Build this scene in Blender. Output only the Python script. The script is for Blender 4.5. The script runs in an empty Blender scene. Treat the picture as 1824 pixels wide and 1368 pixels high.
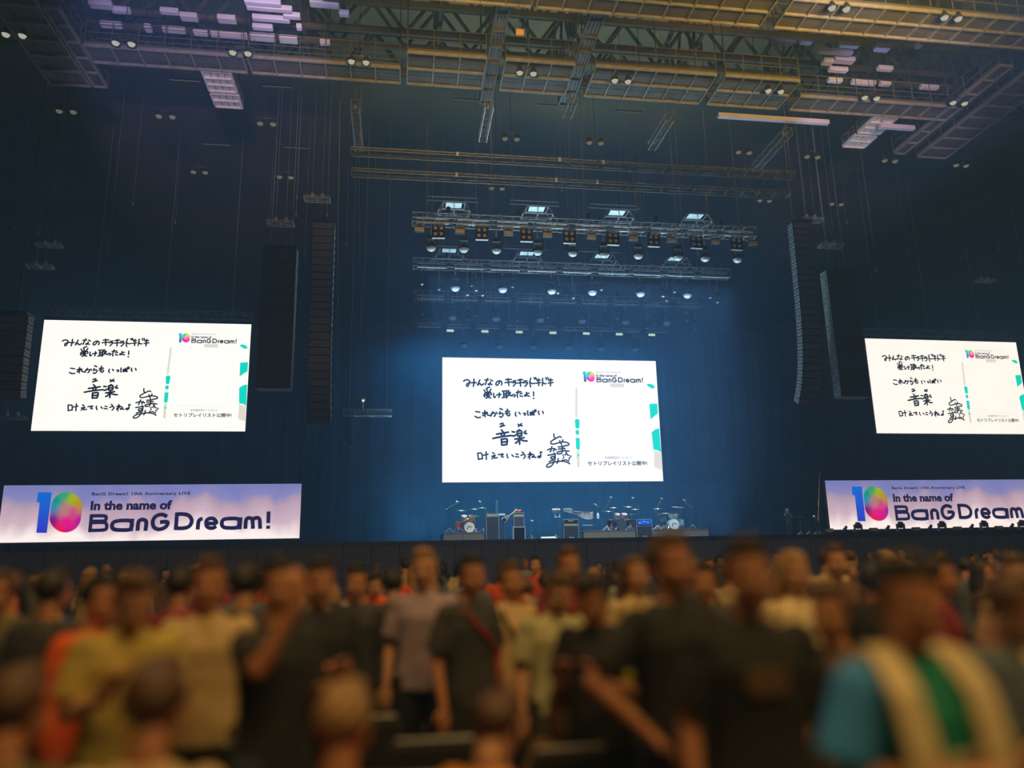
import bpy, math, random
import numpy as np
from mathutils import Vector, Matrix
random.seed(7)
PI = math.pi
S = bpy.context.scene
COL = S.collection

# ------------------------------------------------------------------ camera
F_PX = 1364.843
CAMZ = 1.72
def _rod(r):
    r = np.array(r, float); t = np.linalg.norm(r); k = r/t
    K = np.array([[0, -k[2], k[1]], [k[2], 0, -k[0]], [-k[1], k[0], 0]])
    return np.eye(3)+math.sin(t)*K+(1-math.cos(t))*K@K
RC = np.array([[1, 0, 0], [0, 0, 1], [0, 1, 0]], float) @ _rod((-0.22516094, -0.00361035, 0.14475405))
cd = bpy.data.cameras.new('camera'); cam = bpy.data.objects.new('camera', cd); COL.objects.link(cam)
cd.sensor_width = 36.0; cd.sensor_fit = 'HORIZONTAL'; cd.lens = 36.0*F_PX/1824.0
cd.clip_start = 0.05; cd.clip_end = 300
M = Matrix(((RC[0][0], RC[1][0], -RC[2][0], 0), (RC[0][1], RC[1][1], -RC[2][1], 0), (RC[0][2], RC[1][2], -RC[2][2], CAMZ), (0, 0, 0, 1)))
cam.matrix_world = M
S.camera = cam
cd.dof.use_dof = True
cd.dof.focus_distance = 42.0
cd.dof.aperture_fstop = (cd.lens/1000.0)/0.080
S.view_settings.view_transform = 'Standard'; S.view_settings.look = 'None'
S.view_settings.gamma = 1.0; S.view_settings.exposure = 0.0; S.view_settings.use_curve_mapping = False

def P(px, py, Y):
    """point of the hall at depth Y seen in direction (px, py)"""
    d = RC.T @ np.array([(px-912)/F_PX, -(py-684)/F_PX, 1.0]); d = d*(Y/d[1])
    return Vector((d[0], Y, d[2]+CAMZ))
def PZ(px, py, z):
    d = RC.T @ np.array([(px-912)/F_PX, -(py-684)/F_PX, 1.0]); d = d*((z-CAMZ)/d[2])
    return Vector((d[0], d[1], z))

# ------------------------------------------------------------------ world, light
w = bpy.data.worlds.new('hall_air'); S.world = w; w.use_nodes = True
wb = w.node_tree.nodes['Background']; wb.inputs[0].default_value = (0.30, 0.30, 0.36, 1); wb.inputs[1].default_value = 0.02
# thin bluish stage haze fills the hall
hv = w.node_tree.nodes.new('ShaderNodeVolumeScatter'); hv.inputs['Color'].default_value = (0.17, 0.42, 0.88, 1)
hv.inputs['Density'].default_value = 0.0090; hv.inputs['Anisotropy'].default_value = 0.15
w.node_tree.links.new(hv.outputs[0], w.node_tree.nodes['World Output'].inputs['Volume'])
S.cycles.volume_bounces = 1
def light(name, kind, loc, target, energy, color, size=1.0, size_y=None, spot=60, blend=0.5, spread=None):
    l = bpy.data.lights.new(name, kind); o = bpy.data.objects.new(name, l); COL.objects.link(o)
    o.location = loc; l.energy = energy; l.color = color
    d = Vector(target)-Vector(loc); o.rotation_euler = d.to_track_quat('-Z', 'Y').to_euler()
    if kind == 'AREA':
        l.size = size
        if size_y: l.shape = 'RECTANGLE'; l.size_y = size_y
        if spread: l.spread = math.radians(spread)
    if kind == 'SPOT': l.spot_size = math.radians(spot); l.spot_blend = blend; l.shadow_soft_size = size
    if kind == 'POINT': l.shadow_soft_size = size
    return o
# warm house lights over the audience
light('house_light', 'AREA', (4, -4, 13), (3, 5, 0), 800, (1.0, 0.60, 0.20), 10, 3)
light('house_light', 'AREA', (-3, 3.5, 12), (0, 6, 0), 340, (1.0, 0.62, 0.22), 6, 2)
light('house_light', 'AREA', (8, 6, 12), (6, 8, 0), 340, (1.0, 0.62, 0.22), 6, 2)
# olive-warm spill on the roof above the floor
light('roof_spill_light', 'AREA', (16, 11, 16), (17, 24, 28), 1500, (1.0, 0.62, 0.12), 6, 3, spread=75)
light('roof_spill_light', 'AREA', (0, 9, 15), (2, 26, 28), 1050, (1.0, 0.62, 0.13), 6, 3, spread=75)
# stage wash
light('stage_wash_light', 'AREA', (9.4, 54.6, 17.9), (9.4, 57.5, 8), 560, (0.005, 0.36, 1.0), 20, 0.4)
light('stage_wash_light', 'AREA', (9.4, 53.5, 2.8), (9.4, 57.3, 8), 400, (0.01, 0.40, 0.90), 22, 0.4)
light('stage_wash_light', 'AREA', (9.4, 36.4, 15.6), (9.4, 41, 3), 2000, (0.45, 0.72, 1.0), 16, 0.5, spread=70)
light('floor_uplight', 'AREA', (9.4, 43.2, 2.8), (9.4, 38.6, 18), 1700, (0.34, 0.68, 1.0), 20, 0.5, spread=60)
# unseen spots added above the audience to brighten catwalks, hanging walkways and ducts
light('roof_fill_spot', 'SPOT', (-2, 1, 7), (-8.2, 30.6, 21.7), 30000, (0.55, 0.50, 1.0), 0.2, spot=20, blend=0.5)
light('roof_fill_spot', 'SPOT', (8, 1, 7), (22.8, 30.6, 21.7), 30000, (0.55, 0.50, 1.0), 0.2, spot=15, blend=0.5)
light('roof_fill_spot', 'SPOT', (-1, 3, 8), (-4.0, 24.5, 26.6), 26000, (0.55, 0.56, 1.0), 0.2, spot=24, blend=0.5)
light('roof_fill_spot', 'SPOT', (10, 3, 8), (17.5, 25.5, 26.6), 22000, (0.55, 0.56, 1.0), 0.2, spot=15, blend=0.5)
light('roof_fill_spot', 'SPOT', (4, 2, 8), (5.5, 28.8, 21.7), 3000, (0.85, 0.8, 0.7), 0.2, spot=20, blend=0.7)
# ------------------------------------------------------------------ materials
MATS = {}
def mat(name, c, rough=0.6, metal=0.0, var=0.12, scale=6.0, emit=None, es=1.0):
    if name in MATS: return MATS[name]
    m = bpy.data.materials.new(name); m.use_nodes = True; nt = m.node_tree; b = nt.nodes['Principled BSDF']
    b.inputs['Roughness'].default_value = rough; b.inputs['Metallic'].default_value = metal
    tc = nt.nodes.new('ShaderNodeTexCoord'); n = nt.nodes.new('ShaderNodeTexNoise'); n.inputs['Scale'].default_value = scale
    n.inputs['Detail'].default_value = 3
    nt.links.new(tc.outputs['Object'], n.inputs['Vector'])
    r = nt.nodes.new('ShaderNodeValToRGB'); nt.links.new(n.outputs['Fac'], r.inputs[0])
    r.color_ramp.elements[0].position = 0.3; r.color_ramp.elements[1].position = 0.7
    r.color_ramp.elements[0].color = tuple(x*(1-var) for x in c)+(1,)
    r.color_ramp.elements[1].color = tuple(min(1, x*(1+var)) for x in c)+(1,)
    nt.links.new(r.outputs[0], b.inputs['Base Color'])
    if emit:
        b.inputs['Emission Color'].default_value = tuple(emit)+(1,); b.inputs['Emission Strength'].default_value = es
    MATS[name] = m; return m
def emat(name, c, s=1.0, attr=None):
    if name in MATS: return MATS[name]
    m = bpy.data.materials.new(name); m.use_nodes = True; nt = m.node_tree
    b = nt.nodes['Principled BSDF']; b.inputs['Roughness'].default_value = 0.6; b.inputs['Specular IOR Level'].default_value = 0.1
    b.inputs['Emission Strength'].default_value = s
    r = nt.nodes.new('NodeReroute'); r.name = 'colour'
    rgb = nt.nodes.new('ShaderNodeRGB'); rgb.outputs[0].default_value = tuple(c)+(1,); nt.links.new(rgb.outputs[0], r.inputs[0])
    if attr:
        a = nt.nodes.new('ShaderNodeVertexColor'); a.layer_name = attr; nt.links.new(a.outputs[0], r.inputs[0])
    b.inputs['Base Color'].default_value = (0.01, 0.01, 0.01, 1); nt.links.new(r.outputs[0], b.inputs['Emission Color']); MATS[name] = m; return m

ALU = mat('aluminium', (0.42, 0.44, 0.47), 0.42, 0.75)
ALUD = mat('darker_aluminium', (0.22, 0.23, 0.25), 0.5, 0.6)  # darker, slightly rougher aluminium for the rear, front and short trusses and pipes
STEEL = mat('dark_steel', (0.055, 0.055, 0.06), 0.5, 0.5)
GALV = mat('galvanised_steel', (0.40, 0.39, 0.42), 0.55, 0.3)
BLK = mat('black_enamel', (0.018, 0.018, 0.02), 0.45)
RAIL = mat('dark_rail_steel', (0.10, 0.10, 0.105), 0.6, 0.2)
BLKR = mat('black_cabinet', (0.02, 0.021, 0.024), 0.7)
GRILL = mat('speaker_grille', (0.035, 0.036, 0.042), 0.6, 0.3, scale=60)
CHROME = mat('chrome', (0.75, 0.76, 0.78), 0.18, 1.0, 0.03)
LENS = mat('frosted_lens', (0.92, 0.92, 0.97), 0.12, 0.0, 0.2, 60)
AMBER = mat('amber_reflector', (0.85, 0.66, 0.32), 0.5)
CABLE = mat('grey_wire_rope', (0.30, 0.31, 0.33), 0.5, 0.4)
ROPE = mat('black_cable', (0.16, 0.17, 0.19), 0.6)

# ------------------------------------------------------------------ mesh builder
class MB:
    def __init__(s): s.v = []; s.f = []; s.mi = []; s.m = 0
    def add(s, vs, fs):
        n = len(s.v); s.v += [tuple(v) for v in vs]; s.f += [tuple(i+n for i in f) for f in fs]; s.mi += [s.m]*len(fs); return s
    def box(s, c, d, rot=None):
        x, y, z = d[0]/2, d[1]/2, d[2]/2
        vs = [Vector((a*x, b*y, e*z)) for a in (-1, 1) for b in (-1, 1) for e in (-1, 1)]
        if rot is not None: vs = [rot @ v for v in vs]
        c = Vector(c)
        return s.add([v+c for v in vs], [(0, 1, 3, 2), (4, 6, 7, 5), (0, 4, 5, 1), (2, 3, 7, 6), (0, 2, 6, 4), (1, 5, 7, 3)])
    def bbox(s, c, d, b=0.01, rot=None):
        """bevelled box"""
        x, y, z = d[0]/2, d[1]/2, d[2]/2; c = Vector(c); n = 12
        prof = []
        for (sx, sy) in ((1, 1), (-1, 1), (-1, -1), (1, -1)):
            a0 = math.atan2(sy, sx)-PI/4
            for k in range(3):
                a = a0+k*PI/4; prof.append((sx*(x-b)+b*math.cos(a), sy*(y-b)+b*math.sin(a)))
        rings = []
        for zz, sh in ((-z, b), (-z+b, 0), (z-b, 0), (z, b)):
            rings.append([Vector((p[0]*(1-sh/x) , p[1]*(1-sh/y), zz)) for p in prof])
        vs = [v for r in rings for v in r]
        if rot is not None: vs = [rot @ v for v in vs]
        fs = []
        for k in range(3):
            for i in range(n): j = (i+1) % n; fs.append((k*n+i, k*n+j, (k+1)*n+j, (k+1)*n+i))
        fs.append(tuple(range(n-1, -1, -1))); fs.append(tuple(range(3*n, 4*n)))
        return s.add([v+c for v in vs], fs)
    def tube(s, a, b, r, r2=None, n=6, cap=True):
        a = Vector(a); b = Vector(b); r2 = r if r2 is None else r2; d = b-a
        if d.length < 1e-6: return s
        q = d.to_track_quat('Z', 'Y'); vs = []
        for p, rr in ((a, r), (b, r2)):
            for i in range(n):
                t = 2*PI*i/n; vs.append(p+q @ Vector((rr*math.cos(t), rr*math.sin(t), 0)))
        fs = [(i, (i+1) % n, n+(i+1) % n, n+i) for i in range(n)]
        if cap: fs += [tuple(range(n-1, -1, -1)), tuple(range(n, 2*n))]
        return s.add(vs, fs)
    def path(s, pts, r, n=6):
        pts = [Vector(p) for p in pts]; rings = []
        for i, p in enumerate(pts):
            d = (pts[min(i+1, len(pts)-1)]-pts[max(i-1, 0)]).normalized(); q = d.to_track_quat('Z', 'Y')
            rr = r[i] if isinstance(r, (list, tuple)) else r
            rings.append([p+q @ Vector((rr*math.cos(2*PI*k/n), rr*math.sin(2*PI*k/n), 0)) for k in range(n)])
        fs = []
        for k in range(len(pts)-1):
            for i in range(n): j = (i+1) % n; fs.append((k*n+i, k*n+j, (k+1)*n+j, (k+1)*n+i))
        fs += [tuple(range(n-1, -1, -1)), tuple(range((len(pts)-1)*n, len(pts)*n))]
        return s.add([v for r_ in rings for v in r_], fs)
    def lathe(s, c, prof, n=16, rot=None, sc=(1, 1, 1)):
        """prof: list of (radius, height)"""
        c = Vector(c); vs = []; fs = []
        for (r, h) in prof:
            for i in range(n):
                t = 2*PI*i/n; v = Vector((max(r, 1e-4)*math.cos(t)*sc[0], max(r, 1e-4)*math.sin(t)*sc[1], h*sc[2]))
                vs.append((rot @ v if rot is not None else v)+c)
        for k in range(len(prof)-1):
            for i in range(n): j = (i+1) % n; fs.append((k*n+i, k*n+j, (k+1)*n+j, (k+1)*n+i))
        fs += [tuple(range(n-1, -1, -1)), tuple(range((len(prof)-1)*n, len(prof)*n))]
        return s.add(vs, fs)
    def ball(s, c, r, n=12, m=8, rot=None):
        if not isinstance(r, (tuple, list)): r = (r, r, r)
        prof = [(math.sin(PI*k/m), -math.cos(PI*k/m)) for k in range(m+1)]
        return s.lathe(c, prof, n, rot, r)
    def loft(s, rings, n=16):
        """rings: (centre, rx, ry) horizontal ellipses or (centre, rx, ry, matrix)"""
        vs = []; fs = []
        for g in rings:
            c = Vector(g[0]); R = g[3] if len(g) > 3 else None
            for i in range(n):
                t = 2*PI*i/n; v = Vector((g[1]*math.cos(t), g[2]*math.sin(t), 0))
                vs.append((R @ v if R is not None else v)+c)
        for k in range(len(rings)-1):
            for i in range(n): j = (i+1) % n; fs.append((k*n+i, k*n+j, (k+1)*n+j, (k+1)*n+i))
        fs += [tuple(range(n-1, -1, -1)), tuple(range((len(rings)-1)*n, len(rings)*n))]
        return s.add(vs, fs)
    def prism(s, pts, y0, y1):
        """outline in x,z extruded from y0 to y1"""
        n = len(pts); vs = [(p[0], y0, p[1]) for p in pts]+[(p[0], y1, p[1]) for p in pts]
        return s.add(vs, [tuple(range(n)), tuple(range(2*n-1, n-1, -1))]+[(i, n+i, n+(i+1) % n, (i+1) % n) for i in range(n)])
    def mesh(s, name, mats, smooth=False):
        me = bpy.data.meshes.new(name); me.from_pydata(s.v, [], s.f)
        for m in (mats if isinstance(mats, (list, tuple)) else [mats]): me.materials.append(m)
        if len(me.materials) > 1: me.polygons.foreach_set('material_index', s.mi)
        if smooth: me.polygons.foreach_set('use_smooth', [True]*len(me.polygons))
        me.update(); return me
    def build(s, name, mats, parent=None, smooth=False, loc=None):
        return mk(name, s.mesh(name, mats, smooth), parent, loc)
def mk(name, me, parent=None, loc=None):
    o = bpy.data.objects.new(name, me); COL.objects.link(o)
    if parent is not None: o.parent = parent
    if loc is not None: o.location = loc
    return o
def tag(o, label=None, cat=None, group=None, kind=None):
    if label: o['label'] = label
    if cat: o['category'] = cat
    if group: o['group'] = group
    if kind: o['kind'] = kind
    return o
def thing(name, label, cat, loc=(0, 0, 0), rz=0, group=None):
    o = bpy.data.objects.new(name, None); COL.objects.link(o); o.location = loc; o.rotation_euler = (0, 0, rz)
    o.empty_display_size = 0.2
    return tag(o, label, cat, group)
KIDS = {}
def dup(o, parent=None, loc=None, rz=None, label=None, group=None, scale=None):
    c = o.copy(); COL.objects.link(c)
    if parent is not None: c.parent = parent
    if loc is not None: c.location = loc
    if rz is not None: c.rotation_euler = (0, 0, rz)
    if scale is not None: c.scale = (scale,)*3
    if label: c['label'] = label
    if group: c['group'] = group
    if o.name not in KIDS: KIDS[o.name] = [k for k in COL.objects if k.parent == o]
    for k in KIDS[o.name]: dup(k, c)
    return c
def struct(name, mb, m, **k): return tag(mb.build(name, m, **k), kind='structure')
ORD = ['first', 'second', 'third', 'fourth', 'fifth', 'sixth', 'seventh', 'eighth', 'ninth', 'tenth', 'eleventh', 'twelfth', 'thirteenth',
       'fourteenth', 'fifteenth', 'sixteenth', 'seventeenth', 'eighteenth', 'nineteenth', 'twentieth', 'twenty-first', 'twenty-second']
def nth(i, n, side='left'):
    if i == 0: return 'leftmost'
    if i == n-1: return 'rightmost'
    return ORD[i]+' from the left'
# ------------------------------------------------------------------ hall shell
WALLM = mat('dark_wall_panels', (0.022, 0.027, 0.034), 0.85, 0, 0.25, 0.15)
CEILM = mat('dark_roof_deck', (0.095, 0.064, 0.024), 0.9, 0, 0.3, 0.2)
FLOORM = mat('grey_floor_sheeting', (0.05, 0.046, 0.04), 0.7, 0, 0.2, 2.0)
DRAPE = mat('wash_tinted_drape', (0.07, 0.11, 0.14), 0.95, 0, 0.15, 0.6)  # black cloth with the blue of the stage wash tinted into its colour
struct('floor', MB().box((9, 25, -0.1), (90, 90, 0.2)), FLOORM)
struct('wall_back', MB().box((9, 66.2, 15), (90, 0.4, 31)), WALLM)
struct('wall_left', MB().box((-34.2, 25, 15), (0.4, 90, 31)), WALLM)
struct('wall_right', MB().box((52.2, 25, 15), (0.4, 90, 31)), WALLM)
struct('ceiling', MB().box((9, 25, 30.2), (90, 90, 0.4)), CEILM)
DECK = 2.6
# stage platform with a fascia and edge trim
t = thing('stage_platform', 'long dark raised stage platform running across the hall below the centre screen', 'stage', (9.4, 47.25, 0))
MB().box((0, 0, DECK-0.1), (60, 22.5, 0.2)).build('deck', mat('stage_deck', (0.05, 0.05, 0.055), 0.5, 0, 0.1), t)
b = MB()
for i in range(49): b.box((-30+i*1.25, -11.2, (DECK-0.2)/2), (1.21, 0.06, DECK-0.22))
b.build('fascia', mat('stage_fascia', (0.16, 0.145, 0.13), 0.8), t)
# blue tinted drape behind the stage: pleated cloth
def drape(name, label, x0, x1, Y, z0, z1, amp=0.045, step=0.22):
    n = int((x1-x0)/step); vs = []; fs = []
    for i in range(n+1):
        x = x0+(x1-x0)*i/n; y = Y+amp*math.sin(i*2.1)+0.05*math.sin(i*0.9)
        vs += [(x, y, z0), (x, y, z1), (x, y+0.04, z0), (x, y+0.04, z1)]
    for i in range(n):
        a = 4*i; fs += [(a, a+4, a+5, a+1), (a+2, a+3, a+7, a+6), (a+1, a+5, a+7, a+3), (a, a+2, a+6, a+4)]
    return tag(MB().add(vs, fs).build(name, DRAPE, None, True), label, 'drape')
drape('stage_drape', 'blue lit velour drape hanging full width behind the centre screen', -14, 33, 57, 2.6, 19.5)
drape('side_drape', 'dark drape hanging behind the left screen', -33, -12, 58.9, 0.0, 21)
drape('side_drape', 'dark drape hanging behind the right screen', 31, 51, 58.9, 0.0, 21)
# ------------------------------------------------------------------ LED screens and banners
INK = emat('screen_ink_navy', (0.004, 0.006, 0.022), 1.0)
INKB = emat('banner_ink_navy', (0.012, 0.010, 0.075), 1.0)
SCRW = emat('screen_white', (0.93, 0.95, 0.97), 1.36)
CYAN = emat('screen_turquoise', (0.0, 0.80, 0.77), 1.0)
GREYL = emat('screen_pale_grey', (0.70, 0.73, 0.75), 1.15)
def screen_white_nodes():
    m = SCRW; nt = m.node_tree; e = nt.nodes['colour']
    tc = nt.nodes.new('ShaderNodeTexCoord'); n = nt.nodes.new('ShaderNodeTexNoise'); n.inputs['Scale'].default_value = 0.5
    r = nt.nodes.new('ShaderNodeValToRGB'); r.color_ramp.elements[0].color = (0.74, 0.81, 0.94, 1); r.color_ramp.elements[1].color = (0.82, 0.89, 1.02, 1)
    r.color_ramp.elements[1].position = 0.6
    nt.links.new(tc.outputs['Object'], n.inputs['Vector']); nt.links.new(n.outputs['Fac'], r.inputs[0]); nt.links.new(r.outputs[0], e.inputs[0])
screen_white_nodes()
def crom(pts, k=5):
    if len(pts) < 3: return pts
    out = []; n = len(pts)
    for i in range(n-1):
        p0 = pts[max(i-1, 0)]; p1 = pts[i]; p2 = pts[i+1]; p3 = pts[min(i+2, n-1)]
        for j in range(k):
            t = j/k
            out.append(tuple(0.5*((2*p1[a])+(-p0[a]+p2[a])*t+(2*p0[a]-5*p1[a]+4*p2[a]-p3[a])*t*t+(-p0[a]+3*p1[a]-3*p2[a]+p3[a])*t**3) for a in (0, 1)))
    out.append(pts[-1]); return out
def ribbon(mb, pts, w, y=0.0, cap=True):
    """flat stroke in the x,z plane with a small thickness"""
    n = len(pts); L = []; Rr = []
    for i in range(n):
        a = pts[max(i-1, 0)]; b = pts[min(i+1, n-1)]; dx, dz = b[0]-a[0], b[1]-a[1]; l = math.hypot(dx, dz) or 1
        nx, nz = -dz/l*w/2, dx/l*w/2
        L.append((pts[i][0]+nx, y, pts[i][1]+nz)); Rr.append((pts[i][0]-nx, y, pts[i][1]-nz))
    mb.add(L+Rr, [(i, i+1, n+i+1, n+i) for i in range(n-1)])
    if cap:
        for p in (pts[0], pts[-1]):
            mb.add([(p[0]+w/2*math.cos(2*PI*k/8), y-0.001, p[1]+w/2*math.sin(2*PI*k/8)) for k in range(8)], [tuple(range(8))])
def textmesh(s, x0, z0, x1, z1, bold=0.0, spacing=1.0, y=0.0):
    """a line of lettering fitted into a box; x1 > x0, z1 > z0"""
    c = bpy.data.curves.new('line', 'FONT'); c.body = s; c.offset = bold; c.space_character = spacing; c.resolution_u = 3
    o = bpy.data.objects.new('line', c); COL.objects.link(o); bpy.context.view_layer.update()
    me = bpy.data.meshes.new_from_object(o.evaluated_get(bpy.context.evaluated_depsgraph_get()))
    vs = np.array([v.co[:2] for v in me.vertices]); fs = [tuple(p.vertices) for p in me.polygons]
    bpy.data.objects.remove(o); bpy.data.curves.remove(c); bpy.data.meshes.remove(me)
    mn = vs.min(0); mx = vs.max(0); vs = (vs-mn)/(mx-mn)
    return [(x0+v[0]*(x1-x0), y, z0+v[1]*(z1-z0)) for v in vs], fs

SW, SH = 13.7193, 13.7193*9/16
SCX, SCZ = 9.3747, 8.3787+CAMZ
def sp(px, py):
    p = P(px, py, 46); return (p.x-SCX, p.z-SCZ)
H1 = [  # handwriting, first block
 [(125,150),(165,130),(207,145),(205,180),(185,222),(168,215),(172,190),(205,175),(240,172),(305,172)], [(270,120),(272,170),(262,225)],
 [(355,132),(338,172),(322,210),(345,187),(362,187),(372,205),(390,203),(410,185)],
 [(425,135),(475,130)], [(465,112),(448,155),(432,200)], [(507,130),(535,148)], [(503,160),(500,190),(480,202),(475,190),(500,188),(525,200)],
 [(637,148),(625,180),(600,208),(580,195),(595,160),(637,145),(665,165),(660,205)],
 [(720,130),(800,125)], [(708,172),(805,162)], [(752,115),(765,212)], [(825,148),(862,143)], [(815,172),(862,168),(850,195),(828,220)],
 [(888,137),(960,128)], [(882,178),(975,167)], [(922,118),(930,222)], [(980,148),(1020,145)], [(970,174),(1028,170),(1015,200),(990,225)],
 [(1073,107),(1060,165),(1072,232)], [(1062,165),(1095,185),(1130,180)], [(1118,102),(1132,125)], [(1142,100),(1156,125)],
 [(1160,142),(1205,133)], [(1148,180),(1212,170)], [(1182,115),(1186,214)],
 [(1242,110),(1237,215)], [(1242,165),(1265,185),(1290,185)], [(1284,102),(1298,130)], [(1310,98),(1324,124)],
 [(1328,142),(1380,132)], [(1320,180),(1390,168)], [(1352,115),(1352,218)],
 [(445,262),(465,242),(493,236)], [(412,275),(428,297)], [(455,268),(462,292)], [(512,262),(494,295)],
 [(422,372),(413,345),(440,312),(500,308),(518,330),(510,345)], [(445,330),(488,326)], [(430,352),(485,346),(475,370),(440,392)], [(448,355),(475,378),(508,386)],
 [(552,322),(548,352),(560,383),(576,368)], [(590,347),(652,336)], [(628,315),(632,350),(622,380)],
 [(670,292),(765,286)], [(690,295),(692,378)], [(735,290),(733,390)], [(690,324),(735,321)], [(690,350),(735,347)], [(670,385),(742,370)],
 [(752,312),(783,308),(775,340),(748,360)], [(757,325),(780,350),(812,360)], [(812,345),(840,340),(855,352),(838,372)],
 [(870,310),(937,300)], [(897,283),(882,345),(888,382)], [(922,328),(952,323)], [(922,358),(957,366)],
 [(1012,308),(1014,350),(990,360),(992,345),(1055,363)], [(1013,328),(1050,320)], [(1112,302),(1115,355)], [(1112,388),(1115,396)],
 [(295,580),(355,588)], [(285,645),(320,665),(365,661)],
 [(425,565),(428,655)], [(390,605),(445,590),(395,640)], [(432,608),(460,590),(460,625),(495,635)],
 [(515,610),(562,600),(575,622),(555,650)], [(540,580),(525,612),(508,645)], [(588,590),(603,608)],
 [(638,537),(675,553)], [(640,580),(632,615),(665,602),(685,622),(660,658),(632,650)],
 [(745,545),(735,590),(738,628),(765,640),(782,618)], [(715,578),(775,575)], [(712,606),(770,602)],
 [(862,590),(855,620),(868,645)], [(907,592),(925,615)], [(970,608),(992,603),(1000,618),(985,632)],
 [(1030,570),(1030,605),(1038,635)], [(1062,594),(1120,590)], [(1065,614),(1118,608)], [(1096,575),(1095,615),(1072,630),(1070,618),(1125,628)],
 [(1120,570),(1130,556),(1146,560),(1148,576),(1132,582),(1120,572)], [(1185,573),(1184,602),(1195,622)], [(1240,575),(1252,605)]]
H2 = [  # second block
 [(585,128),(625,115),(630,135),(582,172),(612,160),(658,147)], [(850,128),(880,148),(915,155)], [(903,118),(880,145),(855,165)], [(858,145),(902,132)],
 [(607,215),(640,255)], [(535,277),(710,247)], [(597,265),(610,295)], [(658,260),(638,305)], [(480,340),(600,316),(750,298),(790,306),(822,285)],
 [(605,350),(612,438)], [(605,355),(688,348),(685,432)], [(608,395),(685,388)], [(612,438),(685,430)],
 [(765,240),(802,246)], [(872,210),(848,235)], [(836,232),(848,305)], [(838,236),(902,228),(905,300)], [(845,268),(902,262)], [(848,304),(905,298)],
 [(965,228),(945,255),(955,266),(980,268)], [(875,308),(875,425)], [(805,350),(940,328)], [(868,350),(845,385),(815,410)], [(885,348),(925,372),(985,378)],
 [(255,555),(268,652)], [(258,558),(315,562),(325,640)], [(268,648),(330,636)], [(342,588),(410,572)], [(380,535),(384,650)],
 [(475,550),(500,565)], [(462,605),(518,588),(465,640)], [(495,615),(510,632),(545,622)], [(560,580),(635,570),(608,595),(612,612),(635,613)],
 [(690,570),(690,600),(706,628)], [(760,582),(785,608)], [(822,570),(855,576)], [(815,608),(860,615)], [(910,540),(935,555)], [(895,592),(935,575),(960,598),(935,636)],
 [(1028,540),(1022,645)], [(998,578),(1048,562),(1000,618)], [(1030,592),(1065,575),(1088,590),(1080,614),(1060,618),(1068,606),(1115,622)],
 [(1205,545),(1180,540),(1190,600),(1165,625),(1143,612),(1160,600),(1188,604)],
 [(1380,272),(1382,310),(1396,335)], [(1490,325),(1465,312),(1400,345),(1340,385),(1340,415),(1380,422),(1460,402),(1540,393),(1600,415),(1590,440),(1540,445)],
 [(1465,372),(1490,425)], [(1515,360),(1503,392)], [(1285,510),(1350,488),(1385,500),(1372,528)], [(1350,460),(1342,505),(1326,540)], [(1390,488),(1416,512)],
 [(1445,466),(1535,460)], [(1445,496),(1548,490)], [(1500,440),(1508,510),(1490,560),(1440,568),(1432,548),(1470,530),(1540,522),(1605,528)],
 [(1290,590),(1340,580),(1408,568)], [(1385,555),(1402,600),(1385,632),(1345,640),(1335,618),(1372,604),(1400,622),(1398,650)],
 [(1310,682),(1365,662),(1388,675),(1350,740),(1300,765),(1272,752),(1300,715),(1380,690),(1480,675),(1560,685),(1615,714)], [(1443,635),(1440,680),(1425,708)],
 [(1560,542),(1588,590),(1640,600),(1602,640),(1605,680),(1560,655),(1505,660),(1530,615),(1508,578),(1552,586),(1562,542)]]
def hand_meshes():
    out = {}
    for (blk, ox, oy, s, wd) in ((H1, 810, 660, 7.93, 2.2), (H2, 820, 740, 8.29, 2.1)):
        for st in blk:
            big = s == 8.29 and 200 < st[0][1] < 445 and st[0][0] < 1000
            pts = [sp(ox+x/s, oy+y/s) for (x, y) in st]
            mx = sum(q[0] for q in st)/len(st); my = sum(q[1] for q in st)/len(st)
            key = (('a' if my < 235 else 'b' if my < 450 else 'c') if s == 7.93 else ('f' if mx > 1265 else 'd' if my < 445 else 'e')); b = out.setdefault(key, MB())
            c = crom(pts) if len(pts) < 11 or st[0] != (1560, 542) else pts
            ribbon(b, c, (3.5 if big else wd*1.3)*0.0343, -0.004)
    return out
# logo: centre lines in two views of the banner
LA = [('B', [[(688,340),(668,535)], [(680,358),(825,358),(845,378),(840,402),(820,414),(685,417)], [(680,432),(820,430),(848,450),(850,480),(825,510),(660,515)]]),
      ('a', [[(975,410),(1085,408),(1122,430),(1122,470),(1095,508),(970,510),(922,498),(908,465),(925,428),(975,410)], [(1130,388),(1112,525)]]),
      ('n', [[(1185,520),(1194,430),(1218,402),(1250,400),(1280,425),(1270,520)]]),
      ('G', [[(1505,368),(1470,348),(1425,345),(1375,370),(1350,420),(1360,475),(1400,502),(1450,498),(1495,472),(1510,425),(1428,425)]])]
LB = [('D', [[(112,385),(95,612)], [(105,407),(200,407),(262,425),(298,470),(298,520),(262,570),(190,590),(95,590)]]),
      ('r', [[(380,608),(388,520),(405,480),(445,467)]]),
      ('e', [[(485,526),(615,526),(610,490),(580,465),(540,463),(505,480),(490,515),(500,565),(540,588),(585,585),(620,562)]]),
      ('a', [[(760,465),(880,465),(918,490),(915,550),(880,584),(750,584),(705,565),(693,525),(710,482),(760,465)], [(938,448),(925,605)]]),
      ('m', [[(1000,598),(1006,500),(1025,462),(1060,458),(1090,480),(1098,598)], [(1095,490),(1118,462),(1155,455),(1185,480),(1192,598)]]),
      ('!', [[(1302,372),(1297,524)], [(1297,556),(1295,598)]])]
BNX, BNZ = -18.78, 3.906+CAMZ  # upper left corner of the left banner
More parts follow.
